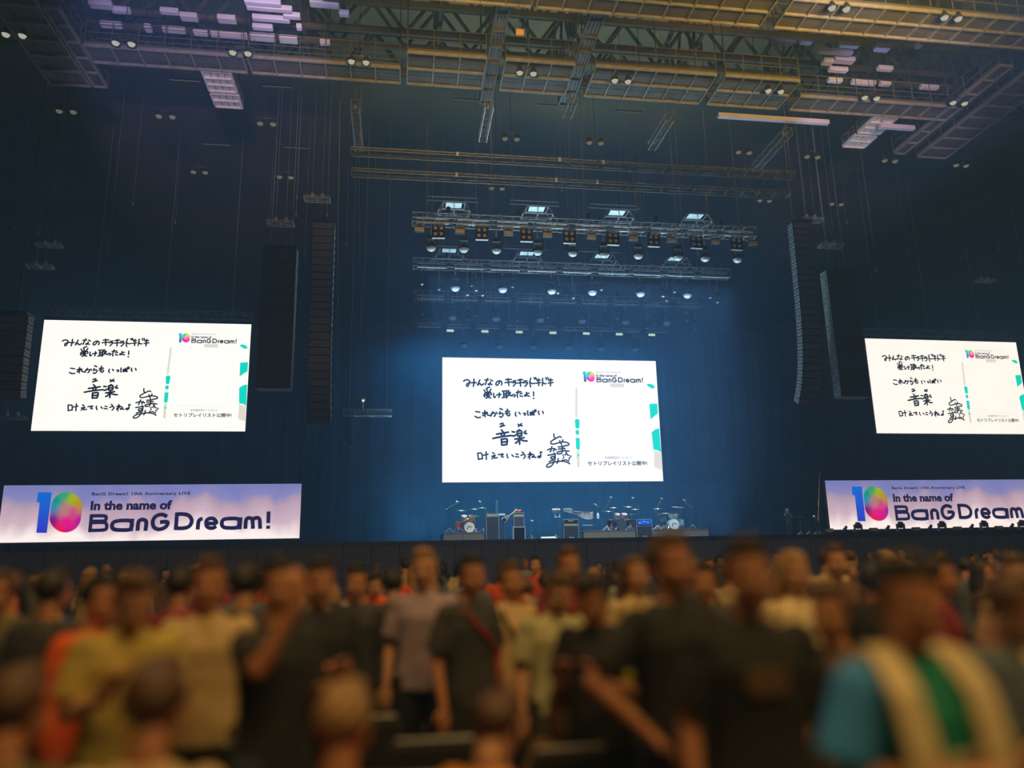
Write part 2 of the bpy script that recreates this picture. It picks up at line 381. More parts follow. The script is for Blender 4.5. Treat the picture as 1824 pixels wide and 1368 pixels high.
def bp(px, py):
    p = P(px, py, 40); return (p.x-BNX, p.z-BNZ)
def square(pts, sharp):
    return pts if sharp else crom(pts, 4)
def word_mesh(k_=1.0):
    b = MB()
    for (L, ox, oy, s, wd) in ((LA, 50, 860, 6.08, 6.3), (LB, 300, 860, 7.296, 6.3)):
        for ch, sts in L:
            for st in sts:
                pts = [bp(ox+x/s, oy+y/s) for (x, y) in st]
                ribbon(b, crom(pts, 4) if len(pts) > 2 else pts, wd*0.0266*1.12*k_*(0.86 if ch in 'B' else 1), 0, cap=False)
    return b
def one_pts():
    return [bp(50+x/6.08, 860+y/6.08) for (x, y) in ((108,103),(257,103),(202,542),(88,542),(126,212),(94,212))]
def zero_mesh(bright):
    """stadium with a colour blend; returns verts, faces, colours"""
    cx0, cy0, cx1, cy1, r = 418, 273, 402, 365, 172
    ring = []
    for k in range(49):
        a = 2*PI*k/48; x, y = math.cos(a)*r, -math.sin(a)*r
        ring.append((x+(cx0 if y < 0 else cx1), y+(cy0 if y < 0 else cy1)))
    ring = ring[:-1]; c = ((cx0+cx1)/2, (cy0+cy1)/2); vs = []; cols = []
    anchors = [((300,190),(0.0,0.30,0.27)), ((400,120),(0.02,0.36,0.16)), ((480,170),(0.32,0.42,0.0)), ((560,230),(0.40,0.28,0.01)), ((260,270),(0.02,0.25,0.52)),
               ((400,300),(0.42,0.18,0.22)), ((500,330),(0.55,0.05,0.25)), ((560,420),(0.42,0.0,0.34)), ((420,430),(0.68,0.0,0.30)), ((250,410),(0.20,0.0,0.25)), ((340,510),(0.75,0.0,0.08)), ((450,520),(0.55,0.0,0.25))]
    if bright: anchors = [(p, tuple(min(1, q*2.0) for q in cc)) for p, cc in anchors]
    NR = 12
    for k in range(NR+1):
        f = k/NR
        for q in ring:
            x = c[0]+(q[0]-c[0])*f; y = c[1]+(q[1]-c[1])*f; vs.append((x, y))
            ws = [1/(((x-a[0][0])**2+(y-a[0][1])**2)+500)**2.0 for a in anchors]; t_ = sum(ws)
            cols.append(tuple(sum(w_*a[1][i] for w_, a in zip(ws, anchors))/t_ for i in range(3))+(1,))
    fs = [(k*48+i, k*48+(i+1) % 48, (k+1)*48+(i+1) % 48, (k+1)*48+i) for k in range(NR) for i in range(48)]
    return [bp(50+x/6.08, 860+y/6.08) for x, y in vs], fs, cols
BLOGO = emat('logo_colours', (1, 1, 1), 1.15, 'col')
def one_mat(name, top, bot, zt, zb):
    m = emat(name, top, 1.35); nt = m.node_tree; e = nt.nodes['colour']
    tc = nt.nodes.new('ShaderNodeTexCoord'); sx = nt.nodes.new('ShaderNodeSeparateXYZ'); mr = nt.nodes.new('ShaderNodeMapRange'); r = nt.nodes.new('ShaderNodeValToRGB')
    nt.links.new(tc.outputs['Object'], sx.inputs[0]); nt.links.new(sx.outputs['Z'], mr.inputs[0]); mr.inputs[1].default_value = zt; mr.inputs[2].default_value = zb
    nt.links.new(mr.outputs[0], r.inputs[0]); r.color_ramp.elements[0].color = tuple(top)+(1,); r.color_ramp.elements[1].color = tuple(bot)+(1,)
    nt.links.new(r.outputs[0], e.inputs[0]); return m
def affine(vs, src, dst):
    (a0, b0, a1, b1), (c0, d0, c1, d1) = src, dst
    return [(c0+(v[0]-a0)*(c1-c0)/(a1-a0), d0+(v[1]-b0)*(d1-d0)/(b1-b0)) for v in vs]
def bounds(vs): xs = [v[0] for v in vs]; zs = [v[1] for v in vs]; return (min(xs), min(zs), max(xs), max(zs))
def flat(vs, fs, y): return [(v[0], y, v[1]) for v in vs], fs
def zero_obj(parent, vs, fs, cols, y):
    me = MB().add(*flat(vs, fs, y)).mesh('zero_digit', BLOGO)
    a = me.color_attributes.new('col', 'FLOAT_COLOR', 'POINT')
    for i, c in enumerate(cols): a.data[i].color = c
    return mk('zero_digit', me, parent)

# screens
def led_screen():
    t = thing('led_screen', 'large centre LED screen with handwritten Japanese message above the stage', 'screen', (SCX, 46, SCZ))
    b = MB().box((0, 0.16, 0), (SW+0.06, 0.26, SH+0.06)); b.build('cabinet', BLK, t)
    b = MB()
    for i in range(-6, 7): b.box((i*1.12, 0.34, 0), (0.06, 0.1, SH))
    for k in (-3, 0, 3): b.box((0, 0.40, k), (SW, 0.06, 0.06))
    b.build('rear_frame', STEEL, t)
    MB().box((0, 0.01, 0), (SW, 0.02, SH)).build('display_face', SCRW, t)
    for k_, b in sorted(hand_meshes().items()): b.build('signature' if k_ == 'f' else 'handwritten_line', INK, t)
    b = MB()
    for q in ([(1156.6,719.7),(1170.7,718.4),(1172.1,737),(1166,741),(1158.7,747.4)], [(1160.5,770),(1167,765),(1174.2,763),(1177.8,806),(1171,802),(1164,801)],
              [(1151,685),(1156,683.5),(1163,685),(1167,690),(1163,692.5),(1157,690)],
              [(1024,748),(1026,746.5),(1031,746.5),(1032.5,750),(1032,762),(1029,764),(1025,762)], [(1025,767),(1031,765.5),(1032,773),(1030,775),(1025.5,773)],
              [(1025.5,780),(1032.5,780),(1033,799),(1030,802),(1026,799)], [(1028.5,809),(1031.5,809),(1031.5,813),(1028.5,813)]):
        pts = [sp(*p) for p in q]; b.add([(p[0], -0.005, p[1]) for p in pts], [tuple(range(len(pts)))])
    b.build('turquoise_shapes', CYAN, t)
    b = MB()
    for q in ([(1164.5,802),(1177.8,807),(1179.5,838),(1165.5,832)], [(1025,690),(1028.5,690),(1028.5,744),(1024.5,744)], [(1026.5,803),(1032,803),(1033,832),(1028,832)],
              [(1086,683),(1112,683),(1112,690),(1088,690)]):
        pts = [sp(*p) for p in q]; b.add([(p[0], -0.002, p[1]) for p in pts], [tuple(range(len(pts)))])
    pts = [sp(1044, 806), sp(1152, 807.3)]; ribbon(b, pts, 0.016, -0.005, cap=False)
    b.build('grey_shapes', GREYL, t)
    x0, z0 = sp(1047.1, 829.6); x1, z1 = sp(1152.6, 820.9)
    b = MB(); b.add(*textmesh('セトリプレイリスト公開中!', x0, z0, x1, z1, bold=0.026, y=-0.005))
    b.build('caption', INK, t); b = MB()
    x0, z0 = sp(1076.8, 817.6); x1, z1 = sp(1125.7, 812.9)
    b.add(*textmesh('各音楽配信サービスにて', x0, z0, x1, z1, bold=0.0, y=-0.005)); b.build('small_caption', INK, t)
    # small logo
    def box(a, c, d, e): p = sp(a, e); q = sp(d, c); return (p[0], p[1], q[0], q[1])
    MB().add(*textmesh('In the name of', *box(1061.8, 666.6, 1098.3, 671.3), bold=0.03, y=-0.005)).build('title_line', INK, t)
    m = MB().add(*textmesh('BanG Dream! 10th Anniversary LIVE', *box(1061.8, 662.3, 1106, 664.4), y=-0.005)); m.build('anniversary_line', INK, t); m = MB()
    wm = word_mesh(1.05); v2 = [(v[0], v[2]) for v in wm.v]; v2 = affine(v2, bounds(v2), box(1062.5, 672.6, 1144.9, 681.2)); m.add(*flat(v2, wm.f, -0.005))
    m.build('event_title', INK, t)
    src = bounds(one_pts()+zero_mesh(0)[0]); dst = box(1038.5, 662, 1058.9, 680)
    o1 = affine(one_pts(), src, dst); zs = bounds(o1)
    MB().add(*flat(o1, [tuple(range(6))], -0.005)).build('one_digit', one_mat('logo_cyan_to_navy', (0.0, 0.62, 0.80), (0.03, 0.06, 0.30), zs[3], zs[1]), t)
    v, f, c = zero_mesh(True); zero_obj(t, affine(v, src, dst), f, c, -0.007)
    return t
SCR = led_screen()
SL = dup(SCR, loc=(-15.4462, 48.1, 11.3096+CAMZ), scale=12.1321/SW, rz=-0.0042, label='left LED screen hung over the side stage, showing the handwritten message')
SR = dup(SCR, loc=(38.6992, 48.3566, 11.3749+CAMZ), scale=12.1321/SW, rz=0.0125, label='right LED screen cut by the photo edge, showing the handwritten message')

# banners
def banner_face_mat():
    m = emat('banner_cloud_picture', (1, 1, 1), 1.15); nt = m.node_tree; e = nt.nodes['colour']
    tc = nt.nodes.new('ShaderNodeTexCoord'); sx = nt.nodes.new('ShaderNodeSeparateXYZ'); nt.links.new(tc.outputs['Object'], sx.inputs[0])
    mp = nt.nodes.new('ShaderNodeMapping'); mp.inputs['Scale'].default_value = (0.55, 1, 0.25); nt.links.new(tc.outputs['Object'], mp.inputs[0])
    n = nt.nodes.new('ShaderNodeTexNoise'); n.inputs['Scale'].default_value = 1.1; n.inputs['Detail'].default_value = 2; nt.links.new(mp.outputs[0], n.inputs['Vector'])
    mr = nt.nodes.new('ShaderNodeMapRange'); mr.inputs[1].default_value = 0.0; mr.inputs[2].default_value = -2.7; nt.links.new(sx.outputs['Z'], mr.inputs[0])
    a = nt.nodes.new('ShaderNodeMath'); a.operation = 'MULTIPLY_ADD'; nt.links.new(n.outputs['Fac'], a.inputs[0]); a.inputs[1].default_value = 0.9; nt.links.new(mr.outputs[0], a.inputs[2])
    s = nt.nodes.new('ShaderNodeMath'); s.operation = 'SUBTRACT'; nt.links.new(a.outputs[0], s.inputs[0]); s.inputs[1].default_value = 0.45
    r = nt.nodes.new('ShaderNodeValToRGB'); cr = r.color_ramp; nt.links.new(s.outputs[0], r.inputs[0])
    for i, (p, c) in enumerate(((0.0, (0.17, 0.20, 0.56)), (0.24, (0.22, 0.23, 0.57)), (0.42, (0.43, 0.33, 0.50)), (0.70, (0.56, 0.44, 0.62)), (0.95, (0.92, 0.88, 1.0)))):
        el = cr.elements[i] if i < 2 else cr.elements.new(p); el.position = p; el.color = c+(1,)
    nt.links.new(r.outputs[0], e.inputs[0]); return m
BW, BH = 13.87, 2.70
def banner():
    t = thing('led_banner', 'long glowing event banner on the left of the stage front, whole title readable', 'banner', (BNX, 40, BNZ))
    MB().box((BW/2, 0.14, -BH/2), (BW+0.05, 0.22, BH+0.05)).build('cabinet', BLK, t)
    MB().box((BW/2, 0.02, -BH/2), (BW, 0.02, BH)).build('display_face', banner_face_mat(), t)
    b = MB()
    for i in range(8): b.box((0.4+i*(BW-0.8)/7, 0.29, -1.515), (0.07, 0.07, 3.02)).tube((0.4+i*(BW-0.8)/7, 0.3, -0.4), (0.4+i*(BW-0.8)/7, 1.2, -3.0), 0.03)
    b.build('rear_support', STEEL, t)
    def box(ox, oy, s, a, c, d, e):
        p = bp(ox+a/s, oy+e/s); q = bp(ox+d/s, oy+c/s); return (p[0], p[1], q[0], q[1])
    m = word_mesh()
    m.v = [(v[0], 0.003, v[2]) for v in m.v]; m.build('event_title', INKB, t)
    MB().add(*textmesh('In the name of', *box(50, 860, 6.08, 672, 187, 1563, 299), bold=0.045, y=0.003)).build('title_line', INKB, t)
    MB().add(*textmesh('BanG Dream! 10th Anniversary LIVE', *box(50, 860, 6.08, 688, 95, 1760, 148), bold=0.03, spacing=1.12, y=0.003)).build('anniversary_line', INKB, t)
    o1 = one_pts(); zs = bounds(o1)
    MB().add(*flat(o1, [tuple(range(6))], 0.003)).build('one_digit', one_mat('banner_blue_digit', (0.0, 0.12, 0.62), (0.02, 0.03, 0.55), zs[3], zs[1]), t)
    v, f, c = zero_mesh(False); zero_obj(t, v, f, c, 0.001)
    return t
BN = banner()
dup(BN, loc=(23.53, 40, 3.909+CAMZ), label='long glowing event banner on the right of the stage front, running out of the photo')
# ------------------------------------------------------------------ rigging
TZ = 16.56+CAMZ     # height of the lighting trusses
def truss_mb(L, w=0.5, h=0.5, step=0.55, rc=0.028, rb=0.014):
    c = MB(); d = MB(); n = max(2, int(L/step))
    for y in (-w/2, w/2):
        for z in (-h/2, h/2): c.tube((0, y, z), (L, y, z), rc)
    for i in range(n+1):
        x = L*i/n
        for y in (-w/2, w/2): d.tube((x, y, -h/2), (x, y, h/2), rb, n=4)
        for z in (-h/2, h/2): d.tube((x, -w/2, z), (x, w/2, z), rb, n=4)
        if i < n:
            x2 = L*(i+1)/n; s = 1 if i % 2 else -1
            for y in (-w/2, w/2): d.tube((x, y, -s*h/2), (x2, y, s*h/2), rb, n=4)
            d.tube((x, -s*w/2, -h/2), (x2, s*w/2, -h/2), rb, n=4)
    return c, d
def truss(name, label, loc, L, w=0.5, h=0.5, rz=0, m=ALU, group=None, step=0.55):
    t = thing(name, label, 'truss', loc, rz, group); c, d = truss_mb(L, w, h, step)
    c.build('chords', m, t); d.build('lattice', m, t); return t
def hoist(t, x, dz=0.55):
    b = MB(); b.lathe((x, 0, dz), [(0.02, -0.2), (0.1, -0.16), (0.12, 0.0), (0.1, 0.16), (0.02, 0.2)], 8).tube((x, 0, 0.2), (x, 0, dz-0.15), 0.02)
    b.build('chain_hoist', STEEL, t)
def cable(x, y, z0, z1, label, group, r=0.016, dx=0.0):
    b = MB(); b.path([(0, 0, 0), (dx*0.5, 0, (z1-z0)*0.5), (dx, 0, z1-z0)], r, 5)
    b.lathe((0, 0, 0), [(0.02, -0.12), (0.05, -0.08), (0.05, 0.02), (0.02, 0.12)], 6)
    o = b.build('rigging_cable', CABLE); o.location = (x, y, z0); return tag(o, label, 'cable', group)
ROOFZ = 29.95
# fly trusses over the side screens
for (sx, Y, ztop, wd, nm, pxs) in ((-15.45, 48.62, 14.72+CAMZ, 12.1, 'left', ((169, 541), (294, 557), (414, 549))), (38.7, 48.88, 14.79+CAMZ, 12.1, 'right', ((1563, 579), (1652, 574), (1743, 581)))):
    t = truss('screen_truss', 'box truss carrying the %s LED screen along its top edge' % nm, (sx-wd/2, Y, ztop+0.62), wd)
    MB().box((wd/2, 0, -0.36), (wd, 0.12, 0.12)).build('header_bar', STEEL, t)
    b = MB()
    for i in range(9): b.tube((0.4+i*(wd-0.8)/8, 0, -0.25), (0.4+i*(wd-0.8)/8, 0, -0.66), 0.02).tube((0.4+i*(wd-0.8)/8, 0, -0.64), (0.4+i*(wd-0.8)/8, -0.25, -0.64), 0.02)
    b.build('hanging_brackets', ALU, t)
    for i, (px, py) in enumerate(pxs):
        p = P(px, py, Y); cable(p.x, Y, ztop+0.9, ROOFZ, 'taut steel cable holding up the %s LED screen, %s of its three' % (nm, ['leftmost', 'middle', 'rightmost'][i]), 'cables over the %s screen' % nm, 0.022)

# lamps ---------------------------------------------------------------
def dome_light():
    t = thing('dome_light', 'x', 'stage light')
    MB().bbox((0, 0, -0.12), (0.36, 0.26, 0.2), 0.03).build('base', BLK, t)
    b = MB()
    for s in (-1, 1): b.box((s*0.25, 0, -0.40), (0.04, 0.12, 0.46)).box((s*0.16, 0, -0.19), (0.2, 0.12, 0.04)).tube((s*0.22, 0, -0.60), (s*0.27, 0, -0.60), 0.05)
    b.build('yoke', BLK, t)
    h = MB().lathe((0, 0, -0.62), [(0.05, 0.24), (0.15, 0.21), (0.21, 0.12), (0.235, 0.0), (0.225, -0.06)], 18).build('head', BLK, t, True)
    MB().lathe((0, 0, -0.68), [(0.235, 0.02), (0.245, 0.0), (0.235, -0.02)], 18).build('bezel', ALU, h, True)
    MB().lathe((0, 0, -0.69), [(0.22, 0.01), (0.21, -0.05), (0.17, -0.11), (0.10, -0.15), (0.02, -0.165)], 18).build('lens', LENS, h, True)
    b = MB().tube((0, 0, -0.02), (0, 0, 0.55), 0.03).box((0, 0, 0.17), (0.08, 0.1, 0.1)); b.build('clamp', ALU, t); return t
def moving_head():
    t = thing('moving_head', 'x', 'stage light')
    MB().bbox((0, 0, -0.10), (0.28, 0.22, 0.14), 0.02).build('base', BLK, t)
    b = MB()
    for s in (-1, 1): b.box((s*0.15, 0, -0.30), (0.035, 0.1, 0.32)).ball((s*0.16, -0.02, -0.50), 0.035, 6, 4)
    b.build('yoke', BLK, t)
    R = Matrix.Rotation(0.25, 3, 'X')
    h = MB().lathe((0, 0, -0.46), [(0.03, 0.2), (0.09, 0.18), (0.115, 0.05), (0.11, -0.14), (0.09, -0.22)], 12, R).build('head', BLK, t, True)
    MB().lathe((0, 0.0, -0.46), [(0.092, -0.21), (0.08, -0.25), (0.03, -0.275)], 12, R).build('lens', LENS, h, True)
    MB().tube((0, 0, -0.03), (0, 0, 0.85), 0.02).build('clamp', ALU, t); return t
def blinder():
    t = thing('four_lamp_blinder', 'x', 'stage light')
    b = MB(); b.box((0, 0.06, -0.36), (0.60, 0.06, 0.66))
    for s in (-1, 1): b.box((s*0.31, -0.02, -0.36), (0.02, 0.2, 0.66))
    b.build('housing', BLK, t)
    for sx in (-1, 1):
        for sz in (-1, 1):
            c = (sx*0.145, 0.02, -0.36+sz*0.15)
            k = MB().lathe(c, [(0.12, -0.11), (0.135, -0.11), (0.125, 0.0), (0.07, 0.05)], 14, Matrix.Rotation(PI/2, 3, 'X') @ Matrix.Scale(-1, 3, Vector((0, 0, 1))) @ Matrix.Scale(-1, 3, Vector((0, 0, 1)))).build('lamp_can', STEEL, t, True)
            MB().lathe((c[0], -0.07, c[2]), [(0.10, 0.0), (0.06, 0.02), (0.01, 0.03)], 14, Matrix.Rotation(PI/2, 3, 'X')).build('reflector', AMBER, k, True)
    MB().box((0, -0.02, -0.72), (0.62, 0.16, 0.02)).tube((0, 0, -0.03), (0, 0, 0.15), 0.025).build('bracket', ALU, t); return t
def strobe():
    t = thing('strobe_panel', 'x', 'stage light')
    MB().bbox((0, 0, -0.20), (0.50, 0.16, 0.26), 0.015).build('housing', STEEL, t)
    MB().box((0, -0.09, -0.21), (0.46, 0.02, 0.19)).build('amber_face', AMBER, t)
    MB().box((0, -0.03, -0.055), (0.52, 0.22, 0.02)).tube((-0.15, 0, -0.05), (-0.15, 0, 0.24), 0.02).tube((0.15, 0, -0.05), (0.15, 0, 0.24), 0.02).build('top_bracket', ALU, t); return t
PROTO = {}
def lamp(kind, px, py, Y, z, label, group, rz=0, scale=1.0):
    x = P(px, py, Y).x
    if kind not in PROTO:
        PROTO[kind] = {'dome': dome_light, 'head': moving_head, 'blind': blinder, 'strobe': strobe}[kind]()
        o = PROTO[kind]; o.location = (x, Y, z); o.rotation_euler[2] = rz; o.scale = (scale,)*3; o['label'] = label; o['group'] = group
        KIDS.setdefault(o.name, [k for k in COL.objects if k.parent == o]); return o
    return dup(PROTO[kind], loc=(x, Y, z), rz=rz, label=label, group=group, scale=scale)

# trapezoid access frames standing on the trusses, with pale sheets
PALE = mat('pale_sheet_metal', (0.80, 0.88, 0.95), 0.35, 0.2)
def frame_unit(x, Y, z, label, group, proto=[None]):
    if proto[0] is None:
        t = thing('motor_frame', label, 'rigging frame', (x, Y, z), 0, group)
        b = MB()
        for y in (-0.35, 0.35):
            b.tube((-1.0, y, 0), (-0.55, y, 0.75), 0.022).tube((1.0, y, 0), (0.55, y, 0.75), 0.022).tube((-0.55, y, 0.75), (0.55, y, 0.75), 0.022).tube((-0.78, y, 0.36), (0.78, y, 0.36), 0.02)
        for x_ in (-0.78, 0, 0.78): b.tube((x_, -0.35, 0.36), (x_, 0.35, 0.36), 0.026).tube((x_, -0.35, 0.36), (x_*0.75, -0.35, 0.75), 0.018)
        for x_ in (-0.55, 0.55): b.tube((x_, -0.35, 0.75), (x_, 0.35, 0.75), 0.02)
        b.build('frame', ALU, t)
        MB().box((0, 0, 0.80), (0.8, 0.6, 0.03)).build('sheet', PALE, t)
        proto[0] = t; return t
    return dup(proto[0], loc=(x, Y, z), label=label, group=group)

NAMES = {1: 'nearest lamp truss', 2: 'second lamp truss back', 3: 'third lamp truss back', 4: 'hindmost truss'}
TR = [(1, 35.6, 0.45, 18.0), (2, 41.5, 0.60, 19.0), (3, 47.0, 0.75, 19.3), (4, 53.0, 0.9, 19.0)]
for k, Y, x0, L in TR:
    lab = ['', 'nearest lamp truss over the stage, carrying amber strobes and domes', 'second lamp truss, behind the one with the amber strobes', 'third lamp truss, close above the centre screen', 'hindmost faint truss behind the row of seven lit panels'][k]
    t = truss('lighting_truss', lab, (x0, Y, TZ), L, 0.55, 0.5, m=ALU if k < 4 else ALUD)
    b = MB()
    for i in range(9):
        xx = L*(i+0.5)/9; ww = L/9*0.78
        for zz, yy in ((-0.10, -0.32), (-0.30, -0.30), (-0.38, -0.42)): b.box((xx, yy, zz), (ww, 0.07, 0.035))
        if i % 2: b.box((xx, -0.36, -0.24), (0.04, 0.16, 0.32))
    b.build('cable_tray', PALE, t)
    b = MB(); rnd = random.Random(k)
    for i in range(15):
        xx = rnd.uniform(0.3, L-0.8); dz = rnd.uniform(0.32, 0.5); l = rnd.uniform(0.3, 0.9)
        b.path([(xx, 0.1, 0.25), (xx+l*0.2, 0.1, dz), (xx+l*0.7, 0.1, dz+rnd.uniform(-.05, .08)), (xx+l, 0.1, 0.26)], 0.02, 5)
    b.build('cable_loops', ROPE, t)
    for i in range(5): hoist(t, L*(i+0.5)/5)
    if k < 3:
        for i in range(4):
            xx = x0+2.1+i*(L-3.6)/3.35
            frame_unit(xx, Y+0.5, TZ+0.30, 'trapezoid frame with pale sheet on the %s, %s' % (NAMES[k], nth(i, 4)), 'frames on the %s' % NAMES[k])
            # double pipe above it
            if i < 3:
                b = MB()
                for (dy, dz) in ((0, 0), (0.3, 0.15), (0, 0.22)): b.tube((-1.3, dy, dz), (1.3, dy, dz), 0.018)
                b.tube((-1.25, 0, 0), (-1.25, 0.3, 0.15), 0.015).tube((1.25, 0, 0), (1.25, 0.3, 0.15), 0.015).tube((-1.2, 0, 0.2), (-1.2, 0, ROOFZ-TZ-1.55), 0.008).tube((1.2, 0, 0.2), (1.2, 0, ROOFZ-TZ-1.55), 0.008)
                o = b.build('spreader_pipes', ALUD); o.location = (xx, Y+1.0, TZ+1.55)
                tag(o, 'thin parallel pipes floating above the %s, %s' % (NAMES[k], nth(i, 3)), 'pipe', 'pipes above the %s' % NAMES[k])
    xs = [(760, 876, 1043, 1205, 1316), (770, 849, 1012, 1110, 1215), (790, 880, 1040, 1150), (830, 985, 1140)][k-1]
    for i, px in enumerate(xs):
        cable(P(px, 400, Y).x, Y, TZ+0.25, ROOFZ, 'thin steel cable rising from the %s, %s' % (NAMES[k], nth(i, len(xs))), 'cables of the %s' % NAMES[k], 0.017 if k == 1 else 0.011)
# lamps of truss 1
S1 = (747, 819, 905, 974, 1052, 1126, 1193, 1271, 1337); B1 = (781, 858, 937, 1013, 1090, 1162, 1237, 1308); D1 = (768, 826, 884, 957, 1019, 1074, 1135, 1205, 1253, 1310)
zl = TZ-0.42
for i, px in enumerate(S1): lamp('strobe', px, 400, 35.33, zl-0.06, 'amber faced strobe under the nearest lamp truss, %s' % nth(i, 9), 'amber strobes of the nearest truss', 0, 1.0)
for i, px in enumerate(B1): lamp('blind', px, 400, 35.33, zl+0.04, 'black blinder with four round lamps on the nearest truss, %s' % nth(i, 8), 'four lamp blinders of the nearest truss', (i-3)*0.02)
for i, px in enumerate(D1): lamp('dome', px, 420, 35.87, zl-0.30, 'round dome light with pale lens hanging under the nearest lamp truss, %s' % nth(i, len(D1)), 'dome lights of the nearest truss', 0, 1.0)
D2 = (811, 895, 982, 1054, 1139, 1222); H2L = (751, 782, 833, 841, 847, 859, 913, 978, 994, 1019, 1051, 1070, 1130, 1180, 1186, 1199, 1262, 1275)
H2L = [h for h in H2L if all(abs(h-d_) > 9 for d_ in D2)]
for i, px in enumerate(D2): lamp('dome', px, 490, 41.775, TZ-0.55, 'round dome light with pale lens under the second lamp truss, %s' % nth(i, len(D2)), 'dome lights of the second truss', 0, 1.12)
for i, px in enumerate(H2L): lamp('head', px, 490, 41.775, TZ-0.45-0.28*((i*7) % 3), 'small moving head under the second lamp truss, %s' % nth(i, len(H2L)), 'moving heads of the second truss', 0.4*((i*5) % 4-1.5))
D3 = (806, 883, 962, 1036, 1113, 1186); H3L = (752, 772, 834, 850, 906, 921, 958, 976, 1040, 1047, 1077, 1098, 1151, 1166, 1222, 1236)
H3L = [h for h in H3L if all(abs(h-d_) > 9 for d_ in D3)]
for i, px in enumerate(D3): lamp('dome', px, 545, 47.275, TZ-0.55, 'round dome light with pale lens under the third lamp truss, %s' % nth(i, len(D3)), 'dome lights of the third truss', 0, 1.15)
for i, px in enumerate(H3L): lamp('head', px, 545, 47.275, TZ-0.45-0.28*((i*5) % 3), 'small moving head under the third lamp truss, %s' % nth(i, len(H3L)), 'moving heads of the third truss', 0.4*((i*5) % 4-1.5))
for i, px in enumerate((826, 890, 950, 1012, 1070, 1131)): lamp('dome', px, 598, 53.275, TZ-0.70, 'dim dome light beside the row of seven lit panels, %s' % nth(i, 6), 'dome lights of the hindmost truss', 0, 1.15)
# seven lit panels
LIT = emat('lit_panel', (0.50, 0.72, 0.66), 1.0)
p0 = P(802, 589, 52.3); p1 = P(1161, 596.5, 52.3); first = None
for i in range(7):
    q = p0.lerp(p1, i/6); lab = 'small pale green lit panel above the centre screen, %s of seven' % nth(i, 7)
    if first is None:
        first = thing('work_light', lab, 'light', (q.x, 52.3, q.z), 0, 'lit panels of the hindmost truss')
        MB().bbox((0, 0.07, 0), (0.56, 0.12, 0.24), 0.02).tube((0, 0.1, 0.1), (0, 0.45, TZ-0.2-q.z), 0.02).build('housing', STEEL, first)
        MB().box((0, 0.0, 0), (0.50, 0.02, 0.17)).build('diffuser', LIT, first)
    else: dup(first, loc=(q.x, 52.3, q.z), label=lab)
# pipes just over and under the centre screen
for (a, b_, Y, lab) in (((788, 616), (1160, 622), 46.3, 'thin dark pipe strung just over the centre screen'), ((640, 869), (1290, 869), 50, 'long thin dark pipe just below the centre screen')):
    p = P(*a, Y); q = P(*b_, Y); z = (p.z+q.z)/2
    b = MB().tube((0, 0, 0), (q.x-p.x, 0, 0), 0.025)
    for f_ in ((0.35, 0.5, 0.65) if a[1] > 700 else (0.06, 0.35, 0.65, 0.94)):
        b.tube(((q.x-p.x)*f_, 0, 0), ((q.x-p.x)*f_, 0, ROOFZ-z), 0.008)
        if a[1] < 700: b.tube(((q.x-p.x)*f_, 0, 0), ((q.x-p.x)*f_, 0, -(z-SCZ-SH/2)), 0.012)
    o = b.build('fly_pipe', ALUD); o.location = (p.x, Y, z); tag(o, lab, 'pipe')
# front pair of ladder trusses
for i, dz in enumerate((0.35, -0.35)):
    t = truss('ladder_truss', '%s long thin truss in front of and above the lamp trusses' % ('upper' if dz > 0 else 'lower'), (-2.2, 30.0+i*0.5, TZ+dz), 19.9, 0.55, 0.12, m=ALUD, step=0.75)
    b = MB()
    for px in ((814, 995, 1072) if dz > 0 else (814, 992, 1065)): b.box((P(px, 300, 30).x+2.2, -0.28, 0), (0.10, 0.05, 0.17))
    b.build('bright_couplers', PALE, t)
    b = MB()
    for q in range(24): b.box((8+q*0.5, -0.3, 0.0), (0.10, 0.03, 0.05))
    b.build('clips', ALU, t)
    if dz < 0:
        b = MB()
        for q in range(9): b.tube((1.0+q*2.2, -0.2, 0.05), (1.0+q*2.2, -0.2, 0.66), 0.012)
        b.build('links', ALUD, t)
for i, px in enumerate((640, 876, 1015, 1207, 1260, 1408)): cable(P(px, 300, 30).x, 30, TZ+0.42, ROOFZ, 'fine cable rising from the long thin front trusses, %s' % nth(i, 6), 'cables of the front ladder trusses', 0.012)
# dangling short ladder pieces along the hall axis
for i, (px, py, px2, py2) in enumerate(((632, 184, 652, 265), (872, 185, 860, 247), (1022, 172, 1018, 205), (1193, 208, 1162, 262), (1405, 233, 1340, 300))):
    z = 19.2+CAMZ; p = PZ(px, py, z); q = PZ(px2, py2, z); L = (q-p).length
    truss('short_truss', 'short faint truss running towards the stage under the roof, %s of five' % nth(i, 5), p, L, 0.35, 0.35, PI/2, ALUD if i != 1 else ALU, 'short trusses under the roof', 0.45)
    cable(p.x, p.y+0.5, z+0.17, ROOFZ, 'fine cable holding a short truss under the roof, %s of five' % nth(i, 5), 'cables of the short trusses', 0.01)

